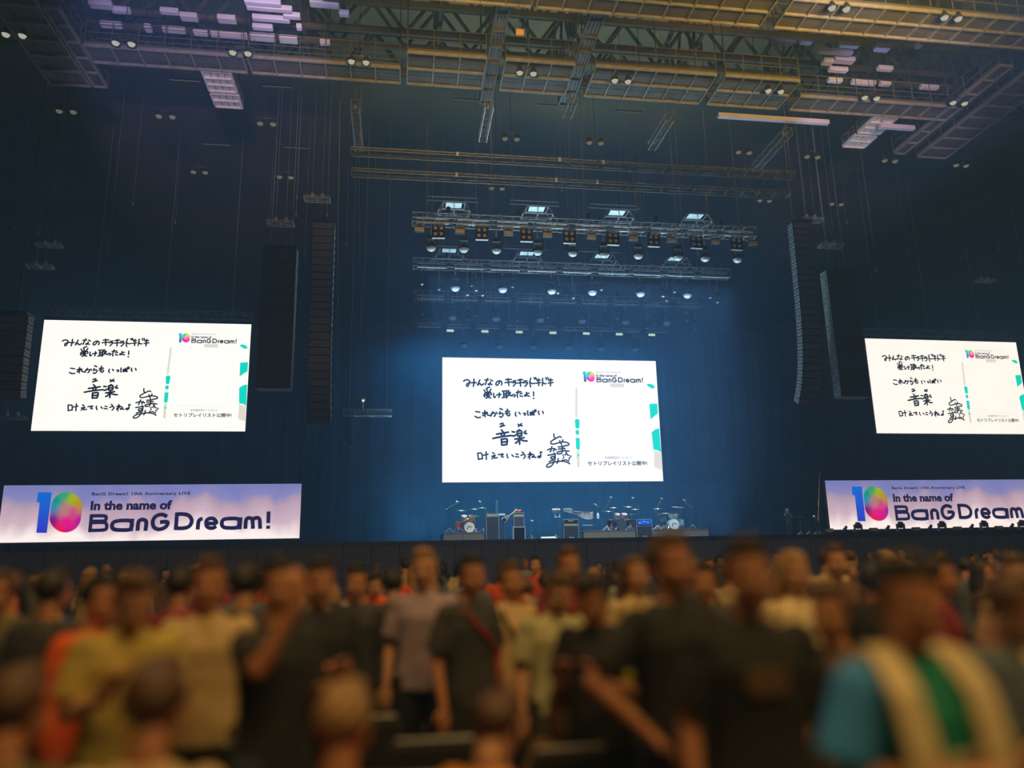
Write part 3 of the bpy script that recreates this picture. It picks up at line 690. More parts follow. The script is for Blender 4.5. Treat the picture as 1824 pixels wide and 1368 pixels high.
# ------------------------------------------------------------------ loudspeakers
BAFF = mat('loudspeaker_front', (0.045, 0.045, 0.06), 0.5, 0.3, 0.2, 3)
LIT_SIDE = mat('loudspeaker_lit_side', (0.46, 0.54, 0.60), 0.6, 0, 0.25, 8)  # black cabinets made pale on the screen side: screen glow put into the colour
def column_array(label, px0, px1, Y, zb, zt, side, n=9):
    x0 = P(px0, 690, Y).x; x1 = P(px1, 690, Y).x; w_ = x1-x0; h = (zt-zb)/n; cx = (x0+x1)/2
    t = thing('loudspeaker_column', label, 'loudspeaker', (cx, Y, zb))
    for i in range(n):
        c = MB().bbox((0, 0.35, h*(i+0.5)), (w_, 0.7, h-0.012), 0.015).build('cabinet', BLKR, t)
        MB().box((0, -0.012, h*(i+0.5)), (w_-0.06, 0.02, h-0.05)).build('grille', BAFF, c)
        b = MB(); b.box((side*(w_/2+0.006), 0.35, h*(i+0.5)), (0.012, 0.66, h-0.03))
        p = b.build('lit_side_panel', LIT_SIDE, c)
        b = MB()
        for q in range(2): b.box((side*(w_/2+0.014), 0.2+q*0.3, h*(i+0.3+0.4*q)), (0.008, 0.07, 0.10))
        b.build('rigging_slots', BLK, c)
    MB().box((0, 0.35, h*n+0.06), (w_+0.05, 0.75, 0.08)).tube((0, 0.35, h*n+0.1), (0, 0.35, h*n+0.9), 0.03).build('fly_frame', STEEL, t)
    MB().box((0, 0.35, -0.03), (w_, 0.66, 0.03)).build('bottom_plate', mat('lavender_plate', (0.45, 0.43, 0.62), 0.5), t)
    for s in (-1, 1):
        cable(cx+s*0.5, Y+0.35, zt+0.1, ROOFZ, 'cable above the %s loudspeaker column, %s one of its pair' % ('left' if side > 0 else 'right', 'left' if s < 0 else 'right'), None, 0.014)
    return t
column_array('tall flat fronted loudspeaker column, beside the left screen', 455, 517, 37, 8.2+CAMZ, 15.37+CAMZ, 1)
pR0 = P(1492, 705, 37).x
column_array('tall flat fronted loudspeaker column, overlapping the right screen corner', 1497, 1548, 37, P(1495, 705, 37).z, P(1475, 480, 37).z, -1)
def curved_array(label, cx, Y, ztop, n, h, w_, side, lean=0.0):
    t = thing('line_array', label, 'loudspeaker', (cx, Y, ztop))
    y = 0.0; z = 0.0; a = 0.0
    for i in range(n):
        a += math.radians(0.15+6.5*(i/n)**4)
        R = Matrix.Rotation(a, 3, 'X')
        c0 = Vector((0, y, z)); c = c0+R @ Vector((0, 0, -h/2))
        dy = 0.32
        k = MB().bbox(c+R @ Vector((0, dy, 0)), (w_, 0.62, h-0.02), 0.012, R).build('cabinet', BLKR, t)
        MB().box(c+R @ Vector((0, 0.0, 0)), (w_-0.08, 0.02, h-0.06), R).build('grille', mat('banner_lit_grille', (0.15, 0.15, 0.21), 0.4, 0.3, 0.1, 3), k)  # paler lavender grille: banner light on the fronts put into the colour
        b = MB(); b.box(c+R @ Vector((side*(w_/2+0.01), dy-0.02, 0)), (0.016, 0.5, h-0.09), R)
        b.build('lit_side_plate', LIT_SIDE, k)
        b = MB()
        for q in range(3): b.box(c+R @ Vector((side*(w_/2+0.022), dy-0.16+q*0.16, 0)), (0.012, 0.07, h-0.2), R)
        b.build('slots', BLK, k)
        e = c0+R @ Vector((0, 0, -h)); y, z = e.y, e.z
    MB().box((0, 0.3, 0.07), (w_, 0.9, 0.1)).tube((0, 0.3, 0.1), (0, 0.3, ROOFZ-ztop), 0.02).build('fly_frame', STEEL, t)
    return t
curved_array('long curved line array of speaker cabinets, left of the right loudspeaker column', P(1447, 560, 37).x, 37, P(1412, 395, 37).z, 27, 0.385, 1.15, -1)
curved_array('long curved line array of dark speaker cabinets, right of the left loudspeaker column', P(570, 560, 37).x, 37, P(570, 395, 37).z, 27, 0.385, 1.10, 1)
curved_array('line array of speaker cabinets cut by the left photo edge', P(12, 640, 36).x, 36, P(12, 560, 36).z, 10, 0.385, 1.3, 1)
for i, (px, py) in enumerate(((528, 370), (583, 370), (1412, 392), (1437, 405), (1468, 404), (1560, 470))):
    p = P(px, py, 37.3); cable(p.x, 37.3, p.z-0.4, ROOFZ, 'cable rising from the speaker arrays, %s of six' % nth(i, 6), 'cables of the speaker arrays', 0.014)
# small hoist frames over the arrays
def mini_frame(px, py, Y, label):
    p = P(px, py, Y); b = MB(); c, d = truss_mb(1.3, 0.5, 0.12, 0.45, 0.02, 0.015); b.v = c.v; b.f = c.f; b.mi = c.mi; b.add(d.v, d.f)
    b.lathe((0.4, 0, 0.2), [(0.02, -0.15), (0.1, -0.1), (0.1, 0.1), (0.02, 0.15)], 8).lathe((0.9, 0, 0.2), [(0.02, -0.15), (0.1, -0.1), (0.1, 0.1), (0.02, 0.15)], 8)
    o = b.build('hoist_frame', GALV); o.location = (p.x-0.65, Y, p.z)
    MB().tube((0.4, 0, 0.3), (0.4, 0, ROOFZ-p.z), 0.008).tube((0.9, 0, 0.3), (0.9, 0, ROOFZ-p.z), 0.008).build('suspension_lines', CABLE, o); return tag(o, label, 'rigging frame')
mini_frame(500, 398, 37.4, 'small hoist frame above the left loudspeaker column')
mini_frame(565, 355, 37.4, 'small hoist frame above the left curved line array')
mini_frame(1445, 392, 37.4, 'small hoist frame above the right curved line array')
mini_frame(1480, 438, 37.4, 'small hoist frame just above the right loudspeaker column')
mini_frame(88, 437, 44, 'faint small hoist frame in the dark above the left screen')
mini_frame(72, 475, 44, 'lower faint hoist frame in the dark above the left screen')
mini_frame(1755, 500, 44, 'faint small hoist frame in the dark above the right screen')
mini_frame(20, 745, 40, 'small lit frame at the left photo edge below the line array')
# cable bundle left of the stage
def rope(name, pts, r, label, Y=38):
    W_ = [P(x, y, Y) for x, y in pts]; 
    if pts[0][1] < 90: W_[0].z = ROOFZ
    o0 = W_[0].copy(); out = []
    for i in range(len(W_)-1):
        p_, q_, r_, s_ = W_[max(i-1, 0)], W_[i], W_[i+1], W_[min(i+2, len(W_)-1)]
        for j in range(6):
            u = j/6; out.append(0.5*((2*q_)+(-p_+r_)*u+(2*p_-5*q_+4*r_-s_)*u*u+(-p_+3*q_-3*r_+s_)*u**3)-o0)
    out.append(W_[-1]-o0); o = MB().path(out, r, 6).build(name, ROPE); o.location = o0; return tag(o, label, 'cable')
rope('cable_bundle', [(608, 78), (606, 140), (604, 300), (602, 395), (601, 560), (601, 700), (604, 765), (614, 790), (626, 797)], 0.035, 'thick cable hanging from the roof and looping under beside the left stage edge')
rope('hanging_cable', [(662, 82), (660, 150), (655, 330), (648, 500), (640, 620), (634, 690), (630, 740), (627, 795)], 0.022, 'thinner cable meeting the bottom of the looping cable by the left stage edge')
rope('hanging_cable', [(640, 80), (640, 160), (640, 330), (641, 480), (643, 600), (646, 690)], 0.016, 'straight thin cable down to the small bright lamp left of the stage')
rope('hanging_cable', [(741, 545), (738, 566), (725, 582), (714, 588)], 0.02, 'short drooping cable at the left end of the third lamp truss', 47)
rope('hanging_cable', [(1252, 330), (1260, 372), (1256, 378), (1262, 330)], 0.03, 'cable loop above the right part of the nearest lamp truss', 35.8)
rope('hanging_cable', [(1130, 335), (1134, 360), (1137, 372)], 0.04, 'thick cable drop above the third frame of the nearest truss', 35.8)
rope('hanging_cable', [(1237, 435), (1243, 450), (1252, 458)], 0.03, 'cable sagging under the right end of the nearest lamp truss', 36.5)
t = thing('side_light_bar', 'small cluster of fittings with a bright lamp hanging left of the stage', 'light', P(612, 735, 42))
c, d = truss_mb(2.6, 0.35, 0.35, 0.4); c.build('bar', ALUD, t); d.build('lattice', ALUD, t)
MB().tube((0.3, 0, 0), (0.3, 0, ROOFZ-t.location.z), 0.01).tube((2.3, 0, 0), (2.3, 0, ROOFZ-t.location.z), 0.01).build('suspension_lines', CABLE, t)
MB().lathe((1.05, -0.2, 0.7), [(0.03, 0.14), (0.1, 0.12), (0.12, 0), (0.1, -0.12)], 10).tube((1.05, -0.2, 0.75), (1.05, -0.1, 0.1), 0.02).build('lamp_body', ALU, t)
MB().ball((1.05, -0.3, 0.62), 0.07, 8, 6).build('bulb', emat('small_bulb', (0.9, 0.95, 1.0), 1.0), t)
# ------------------------------------------------------------------ roof: catwalks, lamps, beams
CZ = 20.0+CAMZ
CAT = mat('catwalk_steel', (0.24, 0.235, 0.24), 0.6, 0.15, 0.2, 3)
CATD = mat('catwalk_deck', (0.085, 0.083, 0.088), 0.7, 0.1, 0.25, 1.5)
CAT_LIT = mat('lit_walkway_steel', (0.62, 0.61, 0.66), 0.5, 0.1, 0.15, 3)  # lit copy of the catwalk steel, brightness of the violet light painted in
def catwalk(name, label, loc, L, W, cell=1.05, rz=0, rail=1.1, mid=False, cm=None):
    CAT_ = cm or CAT; CATD_ = cm or CATD
    """runs along local +x, width along local +y"""
    t = thing(name, label, 'catwalk', loc, rz); n = max(1, int(round(L/cell))); c = L/n
    b = MB()
    for i in range(n):
        for k in range(4): b.box((c*(i+0.5), W*(k+0.5)/4, 0.05), (c-0.07, W/4-0.035, 0.03))
    b.build('deck', CATD_, t)
    b = MB()
    for y in ((0, W/2, W) if mid else (0, W)): b.box((L/2, y, 0), (L, 0.06, 0.14))
    for i in range(n+1): b.box((c*i, W/2, -0.01), (0.05, W, 0.10))
    b.build('joists', CAT_, t)
    if rail:
        b = MB()
        for y in (0.0, W):
            for i in range(n+1): b.tube((c*i, y, 0.05), (c*i, y, rail), 0.022, n=5)
            for z in (rail, rail*0.55): b.tube((0, y, z), (L, y, z), 0.02, n=5)
            b.box((L/2, y, 0.14), (L, 0.012, 0.10))
        b.build('railing', RAIL, t)
    b = MB()
    for i in range(0, n+1, 3): b.tube((c*i, 0, rail or 0.1), (c*i, 0, 29.95-loc[2]), 0.02, n=4).tube((c*i, W, rail or 0.1), (c*i, W, 29.95-loc[2]), 0.02, n=4)
    b.build('hangers', STEEL, t)
    return t
def span(a, b_, z=None):
    z = CZ if z is None else z; p = PZ(*a, z); q = PZ(*b_, z); return p, q
# cross catwalk near the middle of the roof, in bays
for nm, x0, x1, lab in (('a', -12.5, -6.5, 'bright violet lit catwalk bay at upper left, above the left hanging walkway'), ('b', -6.3, -0.2, 'dim catwalk bay between the violet lit bay and the middle of the roof'),
                        ('c', 0.1, 3.3, 'catwalk bay left of the narrow gap near the roof middle'), ('d', 4.1, 7.0, 'short grey catwalk bay at the roof middle'), ('e', 7.9, 13.2, 'catwalk bay right of the roof middle with lattice cells'),
                        ('f', 13.6, 17.0, 'dim catwalk bay above the long lavender duct'), ('g', 17.6, 25.0, 'catwalk bay at upper right, above the right hanging walkway')):
    wide = nm in 'cdef'; catwalk('catwalk', lab, (x0, 27.4 if wide else 28.45, CZ), x1-x0, 2.1 if wide else 1.05, 0.95, mid=wide)
# nearer cross catwalk at the upper right
for x0, x1, lab in ((-3.0, 4.6, 'near catwalk bay at the very top edge of the photo, left part'), (4.8, 13.6, 'near catwalk bay at the top edge of the photo, middle part'), (14.2, 32.0, 'broad near catwalk with two rows of cells at the upper right corner')):
    catwalk('catwalk', lab, (x0, 22.7, CZ), x1-x0, 1.55, 0.95, mid=True, rail=1.1)
# walkways along the hall axis
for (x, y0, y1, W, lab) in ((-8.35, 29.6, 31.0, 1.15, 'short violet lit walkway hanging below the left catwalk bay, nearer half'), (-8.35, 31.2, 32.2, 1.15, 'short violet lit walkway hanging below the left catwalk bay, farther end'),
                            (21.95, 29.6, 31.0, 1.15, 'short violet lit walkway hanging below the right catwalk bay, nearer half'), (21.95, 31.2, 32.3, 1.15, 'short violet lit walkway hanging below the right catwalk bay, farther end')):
    catwalk('walkway', lab, (x+W, y0, CZ), y1-y0, W, 0.5, PI/2, rail=0.5, cm=CAT_LIT)
for (x, y0, y1, W, lab) in ((-14.9, 25.5, 31.4, 1.6, 'long walkway running towards the stage at the upper left corner'), (-13.15, 26.5, 31.4, 0.5, 'narrow bright edged walkway right of the upper left corner walkway'),
                            (25.1, 25.5, 32.8, 0.6, 'narrow bright edged walkway at the upper right'), (26.6, 25.5, 33.0, 1.6, 'long walkway running towards the stage at the right photo edge'),
                            (3.45, 24.5, 31.5, 0.5, 'slim dark walkway along the hall axis through the gap in the bays'), (7.1, 24.5, 31.2, 0.6, 'slim dark walkway along the hall axis right of the short grey bay')):
    catwalk('walkway', lab, (x+W, y0, CZ+0.1+(0.5 if 'slim' in lab else 0)), y1-y0, W, 1.0, PI/2, rail=0.9, cm=RAIL if 'slim' in lab else None)
# twin ceiling lamps
LAMPE = emat('lamp_glow', (0.42, 0.44, 0.40), 1.0)
LAMPE2 = emat('dim_lamp_glow', (0.13, 0.125, 0.10), 1.0)
def twin(loc, dim, label, protos={}):
    if dim not in protos:
        t = thing('twin_ceiling_lamp', label, 'ceiling light', loc, 0, 'twin lamps under the roof')
        MB().tube((-0.45, 0, 0.35), (0.45, 0, 0.35), 0.02).tube((0, 0, 0.35), (0, 0, 29.97-loc[2]), 0.012).build('bar', STEEL, t)
        for s in (-1, 1):
            h = MB().lathe((s*0.29, 0, 0.1), [(0.05, 0.25), (0.09, 0.2), (0.17, 0.0), (0.18, -0.06), (0.165, -0.06), (0.15, 0.0)], 14).build('lamp_shade', STEEL, t, True)
            MB().lathe((s*0.29, 0, 0.07), [(0.02, 0.05), (0.145, 0.02), (0.11, -0.07), (0.02, -0.11)], 12).build('bulb', LAMPE2 if dim else LAMPE, h, True)
        protos[dim] = t; return t
    return dup(protos[dim], loc=loc, label=label)
rows = [(22.98, 18.2, ((1495, 16), (1695, 33)), False), (28.2, 20, ((25, 63), (220, 78), (428, 95), (639, 111), (938, 131), (1107, 145), (1380, 163), (1551, 175), (1708, 184)), False),
        (33.4, 20, ((118, 199), (295, 208), (475, 221), (910, 248), (1060, 255), (1325, 272), (1447, 280), (1585, 287), (1712, 295)), True),
        (38.5, 20, ((355, 307), (508, 316), (885, 336), (1362, 358), (1490, 364)), True)]
rn = ['the nearest lamp row at top right', 'the brighter lamp row along the catwalk', 'the dim second lamp row', 'the faint farthest lamp row']
for k, (Y, _, pts, dim) in enumerate(rows):
    for i, (px, py) in enumerate(pts):
        p = PZ(px, py, CZ-0.25)
        twin((p.x, p.y, CZ-0.3), dim, 'twin round ceiling lamps, %s in %s' % (nth(i, len(pts)), rn[k]))
# short dim tube lights under the dark roof
TUBE = emat('dim_tube', (0.075, 0.065, 0.045), 1.0)
tp = None
for i, (px, py) in enumerate(((330, 144), (494, 155), (386, 258), (529, 264), (833, 179), (983, 189), (1120, 200), (1296, 209), (1412, 216))):
    q = PZ(px, py, 29.9); lab = 'dim slim tube light on the dark roof, %s of nine' % nth(i, 9)
    if tp is None:
        tp = thing('tube_light', lab, 'ceiling light', q, 0, 'tube lights on the dark roof')
        MB().box((0, 0, 0.06), (1.8, 0.12, 0.06)).build('batten', STEEL, tp); MB().tube((-0.88, 0, 0.01), (0.88, 0, 0.01), 0.028).build('tube', TUBE, tp)
    else: dup(tp, loc=q, label=lab)
# roof trusses (deep, dark) and pale ducts seen between them
BEAM = mat('roof_beam_paint', (0.05, 0.037, 0.02), 0.8, 0, 0.3, 1.0)
def roof_truss(label, a, b_, h, r=0.12, n=10, cat='roof truss'):
    a = Vector(a); b_ = Vector(b_); d = b_-a; t = thing('roof_truss', label, 'roof truss', a)
    c = MB(); e = MB()
    for z in (0, h): c.tube((0, 0, z), d+Vector((0, 0, z)), r, n=6)
    for i in range(n):
        p = d*(i/n); q = d*((i+1)/n); m = (p+q)/2
        e.tube(p, m+Vector((0, 0, h)), r*0.55, n=5).tube(m+Vector((0, 0, h)), q, r*0.55, n=5)
    c.build('chords', BEAM, t); e.build('web', BEAM, t); f = MB()
    for i in range(0, n+1, 3): p = d*(i/n); f.tube(p+Vector((0, 0, h)), p+Vector((0, 0, 29.97-a.z)), r*0.4, n=5)
    f.build('hangers', BEAM, t)
for i, (Y, z) in enumerate(((28.6, 24.9), (29.9, 24.5), (31.3, 24.8), (32.6, 24.4), (34.0, 25.2))):
    roof_truss('dark deep roof truss crossing the hall, %s from the front' % ORD[i], (-30, Y, z), (48, Y, z), 2.2, 0.16, 26)
for i, x in enumerate((-21, -15.5, -10, -4.5, 1.5, 7.5, 13.5, 19, 24.5, 30)):
    roof_truss('dark roof truss running towards the stage, %s' % nth(i, 10), (x, 24, 25.0), (x, 34.5, 25.0), 2.8, 0.13, 5)
DUCT = mat('violet_lit_duct', (0.48, 0.48, 0.74), 0.5, 0, 0.12, 0.8)  # pale ducts, the violet light falling on them tinted into the colour
def duct(label, px0, px1, py, z, th=0.45):
    a = PZ(px0, py, z); b_ = PZ(px1, py, z); L = abs(b_.x-a.x); th *= 0.6
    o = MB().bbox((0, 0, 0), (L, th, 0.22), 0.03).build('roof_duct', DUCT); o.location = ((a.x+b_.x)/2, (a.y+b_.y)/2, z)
    MB().tube((-L*.4, 0, .1), (-L*.4, 0, 29.97-z), .012, n=4).tube((L*.4, 0, .1), (L*.4, 0, 29.97-z), .012, n=4).build('hanger_rods', STEEL, o)
    return tag(o, label, 'duct', 'pale ducts glimpsed in the roof')
DL = [(180, 217, 44), (258, 270, 50), (290, 330, 53), (160, 200, 8), (200, 232, 18), (345, 370, 58), (376, 440, 62), (445, 490, 66), (498, 530, 70), (436, 500, 4), (440, 520, 14), (450, 516, 33), (552, 604, 6),
      (604, 622, 24), (528, 538, 48), (570, 588, 75), (388, 420, 34), (286, 318, 20), (322, 352, 30), (628, 660, 66), (450, 486, 48), (505, 535, 28)]
DL = sorted(DL)[:21]
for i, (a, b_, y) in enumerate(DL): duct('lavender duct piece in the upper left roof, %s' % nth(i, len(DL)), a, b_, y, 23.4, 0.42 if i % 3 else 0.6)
DR = [(1376, 1416, 73), (1424, 1446, 74), (1456, 1520, 92), (1464, 1484, 110), (1484, 1522, 107), (1475, 1510, 124), (1474, 1500, 143), (1515, 1560, 147), (1566, 1586, 149), (1638, 1672, 155), (1558, 1584, 86), (1562, 1590, 122), (1632, 1642, 80), (1495, 1530, 80)]
DR = sorted(DR)
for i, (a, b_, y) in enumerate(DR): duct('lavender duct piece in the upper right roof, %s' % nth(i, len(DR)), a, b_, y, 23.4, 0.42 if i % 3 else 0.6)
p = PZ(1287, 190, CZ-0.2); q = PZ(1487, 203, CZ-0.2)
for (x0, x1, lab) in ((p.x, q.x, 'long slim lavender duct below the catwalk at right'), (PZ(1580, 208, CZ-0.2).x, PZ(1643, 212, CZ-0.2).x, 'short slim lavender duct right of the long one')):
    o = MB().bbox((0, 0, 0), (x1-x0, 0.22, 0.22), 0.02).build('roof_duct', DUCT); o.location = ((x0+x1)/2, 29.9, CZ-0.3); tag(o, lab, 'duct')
    MB().tube((-(x1-x0)*.4, 0, .1), (-(x1-x0)*.4, 0, 8.5), .012, n=4).tube(((x1-x0)*.4, 0, .1), ((x1-x0)*.4, 0, 8.5), .012, n=4).build('hanger_rods', STEEL, o)
o = MB().bbox((0, 0, 0), (0.28, 0.1, 0.24), 0.02).build('tag_plate', mat('orange_plate', (0.45, 0.26, 0.12), 0.5)); o.location = P(926, 58, 22); MB().tube((0, 0, .1), (0, 0, 29.97-o.location.z), .01, n=4).build('hanger_rod', STEEL, o); tag(o, 'small orange plate hung high in the roof near the top middle', 'sign')
# background rigging lines
rnd = random.Random(3)
for i, px in enumerate((35, 78, 100, 205, 240, 318, 484, 530, 548, 620, 1000, 1140, 1330, 1500, 1600, 1690, 1760, 1795)):
    Y = 44+rnd.uniform(-3, 6); p = P(px, 330, Y); zb = P(px, rnd.uniform(330, 470), Y).z
    cable(p.x, Y, zb, ROOFZ, 'very faint thin line hanging in the dark upper hall, %s' % nth(i, 18), 'faint lines in the dark upper hall', 0.012)
# ------------------------------------------------------------------ band gear on the stage
SY = 40.0
RT = 1.33+CAMZ      # top of the risers
def gx(px, Y=SY): return P(px, 945, Y).x
RISM = mat('riser_front', (0.20, 0.15, 0.11), 0.7); RIST = mat('riser_top', (0.12, 0.11, 0.10), 0.5)
def riser(px0, px1, label, Y0=39.0, Y1=42.0):
    x0, x1 = gx(px0, Y0), gx(px1, Y0); t = thing('drum_riser', label, 'riser', ((x0+x1)/2, (Y0+Y1)/2, DECK)); w_ = x1-x0; d = Y1-Y0
    MB().box((0, 0, RT-DECK-0.03), (w_, d, 0.06)).build('top', RIST, t)
    b = MB(); n = max(2, int(w_/1.2))
    for i in range(n): b.box((-w_/2+w_*(i+.5)/n, -d/2+0.02, (RT-DECK-0.06)/2), (w_/n-0.02, 0.03, RT-DECK-0.07))
    b.build('skirt', RISM, t)
    b = MB()
    for sx in (-1, 1):
        for sy in (-0.9, 0.97): b.box((sx*(w_/2-0.05), sy*d/2-0.04*sy, (RT-DECK-0.06)/2), (0.07, 0.07, RT-DECK-0.06))
    b.build('frame', STEEL, t)
riser(790, 862, 'low riser under the orange drum kit at left')
riser(1039, 1132, 'low riser under the middle drum kit, left of the blue lit amplifier')
riser(1162, 1262, 'low riser under the pale drum kit at right')
def tripod(b, x, y, h, r=0.30):
    for k in range(3):
        a = 2*PI*k/3+0.5; b.tube((x, y, 0.28), (x+r*math.cos(a), y+r*math.sin(a), 0.015), 0.012, n=4)
    b.tube((x, y, 0.05), (x, y, h), 0.013, n=5)
def drum_kit(px, label, shell, tomc, headc, bassr=0.28, bx=0.0, floor=(-0.55,), toms=(-0.20, 0.20), cymb=((-0.75, 1.28), (0.42, 1.30), (0.75, 1.36)), mirror=1, logo=True):
    t = thing('drum_kit', label, 'drum kit', (gx(px), SY+0.6, RT))
    SH_ = mat('drum_shell_'+shell[0], shell[1], 0.25); HD = mat('drum_head_'+headc[0], headc[1], 0.5); TM = mat('tom_'+tomc[0], tomc[1], 0.3)
    RX = Matrix.Rotation(PI/2, 3, 'X')
    b = MB().lathe((bx, 0, bassr+0.02), [(bassr-0.01, -0.2), (bassr, -0.19), (bassr, 0.19), (bassr-0.01, 0.2)], 24, RX).build('bass_drum', SH_, t, False)
    MB().lathe((bx, -0.222, bassr+0.02), [(bassr-0.02, -0.012), (bassr-0.02, 0.012)], 24, RX).build('drum_head', HD, b)
    MB().lathe((bx, -0.205, bassr+0.02), [(bassr-0.02, -0.015), (bassr+0.008, -0.015), (bassr+0.008, 0.02), (bassr-0.02, 0.02)], 24, RX).build('hoop', SH_, b)
    if logo: MB().box((bx, -0.236, bassr+0.05), (0.26, 0.006, 0.035)).box((bx-0.1, -0.236, bassr-0.04), (0.06, 0.006, 0.06)).build('head_marking', BLK, b)
    MB().tube((bx-bassr*0.9, -0.1, bassr), (bx-bassr*1.25, -0.25, 0), 0.012).tube((bx+bassr*0.9, -0.1, bassr), (bx+bassr*1.25, -0.25, 0), 0.012).build('spurs', CHROME, b)
    def tom(x, y, z, r, h, name, R, legs=False):
        o = MB().lathe((x, y, z), [(r-0.005, -h/2), (r, -h/2+0.01), (r, h/2-0.01), (r-0.005, h/2)], 20, R).build(name, TM if not legs else SH_, t)
        MB().lathe((x, y, z), [(r+0.004, h/2-0.03), (r+0.008, h/2), (r-0.01, h/2+0.006)], 20, R).lathe((x, y, z), [(r-0.01, -h/2-0.006), (r+0.008, -h/2), (r+0.004, -h/2+0.03)], 20, R).build('rims', CHROME, o)
        if legs:
            l = MB()
            for k in range(3): a = 2*PI*k/3+.3; l.tube((x+r*math.cos(a), y+r*math.sin(a), z), (x+(r+.02)*math.cos(a), y+(r+.02)*math.sin(a), 0), 0.01)
            l.build('legs', CHROME, o)
    for x in toms: tom(x+bx*0.5, 0.05, 0.80, 0.155, 0.22, 'tom', Matrix.Rotation(0.45, 3, 'X'))
    MB().tube((bx*0.5, 0.1, 2*bassr), (bx*0.5, 0.1, 0.8), 0.018).tube((bx*.5-0.15, 0.1, 0.74), (bx*.5+0.15, 0.1, 0.74), 0.012).build('tom_mount', CHROME, t)
    for x in floor: tom(x, 0.25, 0.42, 0.21, 0.38, 'floor_tom', Matrix.Identity(3), True)
    sx = -floor[0]*0.75; tom(sx, 0.4, 0.60, 0.17, 0.15, 'snare_drum', Matrix.Rotation(-0.1, 3, 'X'))
    b = MB(); tripod(b, sx, 0.4, 0.52, 0.22); b.build('snare_stand', CHROME, t)
    for i, (x, z) in enumerate(cymb):
        y = 0.25 if i % 2 else 0.05; b = MB(); tripod(b, x, y, z*0.8, 0.30); b.tube((x, y, z*0.8), (x*0.92, y-0.05, z), 0.01)
        s = b.build('cymbal_stand', CHROME, t)
        MB().lathe((x*0.92, y-0.05, z), [(0.01, 0.03), (0.05, 0.022), (0.24, 0.0), (0.235, -0.004), (0.05, 0.012)], 24, Matrix.Rotation(0.12, 3, 'X')).build('cymbal', mat('cymbal_bronze', (0.85, 0.72, 0.50), 0.25, 0.8, 0.1), s, True)
    b = MB(); x = sx*1.6; tripod(b, x, 0.35, 0.95, 0.25); s = b.build('hi_hat_stand', CHROME, t)
    MB().lathe((x, 0.35, 0.90), [(0.01, 0.02), (0.17, 0.0), (0.17, -0.012), (0.01, -0.03)], 20).build('hi_hat', MATS['cymbal_bronze'], s, True)
    b = MB(); tripod(b, bx*0.5, 0.85, 0.45, 0.22); s = b.build('stool_stand', CHROME, t); MB().lathe((bx*0.5, 0.85, 0.48), [(0.12, -0.04), (0.17, -0.03), (0.17, 0.03), (0.14, 0.05)], 16).build('stool_seat', BLK, s, True)
    return t
drum_kit(834, 'orange red drum kit with yellow tom heads, leftmost on the stage', ('orange_red', (0.55, 0.13, 0.06)), ('yellow', (0.72, 0.52, 0.16)), ('cream', (0.60, 0.55, 0.46)), bx=0.1, floor=(-0.42,), cymb=((-0.36, 1.18), (0.42, 1.26), (0.85, 1.30)))
drum_kit(1115, 'dark drum kit with red and white toms, between banner board and blue lit amplifier', ('black_red', (0.04, 0.03, 0.035)), ('rose_white', (0.62, 0.30, 0.28)), ('dark', (0.03, 0.04, 0.05)), bx=-0.1, floor=(-0.55, 0.5), cymb=((-0.80, 1.05), (-0.42, 1.25), (0.42, 1.28), (0.9, 1.15)), logo=False)
drum_kit(1206, 'pale blue drum kit with white bass drum head, rightmost on the stage', ('pale_blue', (0.22, 0.36, 0.46)), ('silver_blue', (0.5, 0.55, 0.6)), ('white', (0.62, 0.64, 0.62)), bassr=0.29, bx=0.0, floor=(0.52,), toms=(-0.05, 0.22), cymb=((-0.85, 1.16), (-0.32, 0.92), (0.25, 1.24), (0.6, 1.22)))
def mic_boom(px_base, py_top, px_tip, py_tip, px_tail, py_tail, label, zb=RT, Y=40.2, name='microphone_stand'):
    base = P(px_base, 945, Y); base.z = zb; tip = P(px_tip, py_tip, Y)-base; tail = P(px_tail, py_tail, Y)-base; mid = P(px_base, py_top, Y)-base
    mid.y = tip.y = tail.y = 0; t = thing(name, label, 'microphone stand', base); b = MB(); tripod(b, 0, 0, 0.9, 0.33); b.tube((0, 0, 0.9), mid, 0.011); b.build('stand', CHROME, t)
    MB().tube(tail, tip, 0.013).tube(tail, tail+(tip-tail)*0.12, 0.03).build('boom', CHROME, t)
    MB().tube(tip+Vector((-0.06, 0, 0.10)), tip+Vector((0.05, 0, 0.05)), 0.025).ball(tip+Vector((0.06, 0, 0.045)), 0.035, 8, 6).build('microphone', ALU, t)
mic_boom(801, 904, 814, 896, 794, 907, 'tall boom microphone stand left of the orange drum kit')
mic_boom(869, 914, 855, 896, 870, 915, 'tall boom microphone stand right of the orange drum kit')
mic_boom(1082, 899, 1088, 888, 1073, 911, 'tall boom microphone stand left of the middle drum kit')
mic_boom(1141, 908, 1127, 889, 1144, 909, 'tall boom microphone stand right of the middle drum kit')
mic_boom(1174, 899, 1178, 890, 1167, 911, 'tall boom microphone stand left of the pale blue drum kit')
mic_boom(1235, 902, 1218, 893, 1233, 904, 'tall boom microphone stand right of the pale blue drum kit')
mic_boom(1064, 902, 1060, 901, 1066, 902, 'straight microphone stand with white bottle, right of the striped banner board', DECK, 39.2)
mic_boom(1459, 870, 1460, 843, 1458, 900, 'thin tall stand with a tiny light at the left edge of the right banner', DECK, 42.3)
mic_boom(946, 932, 947, 930, 945, 934, 'short microphone stand in the gap left of the keyboard', DECK, 39.4)
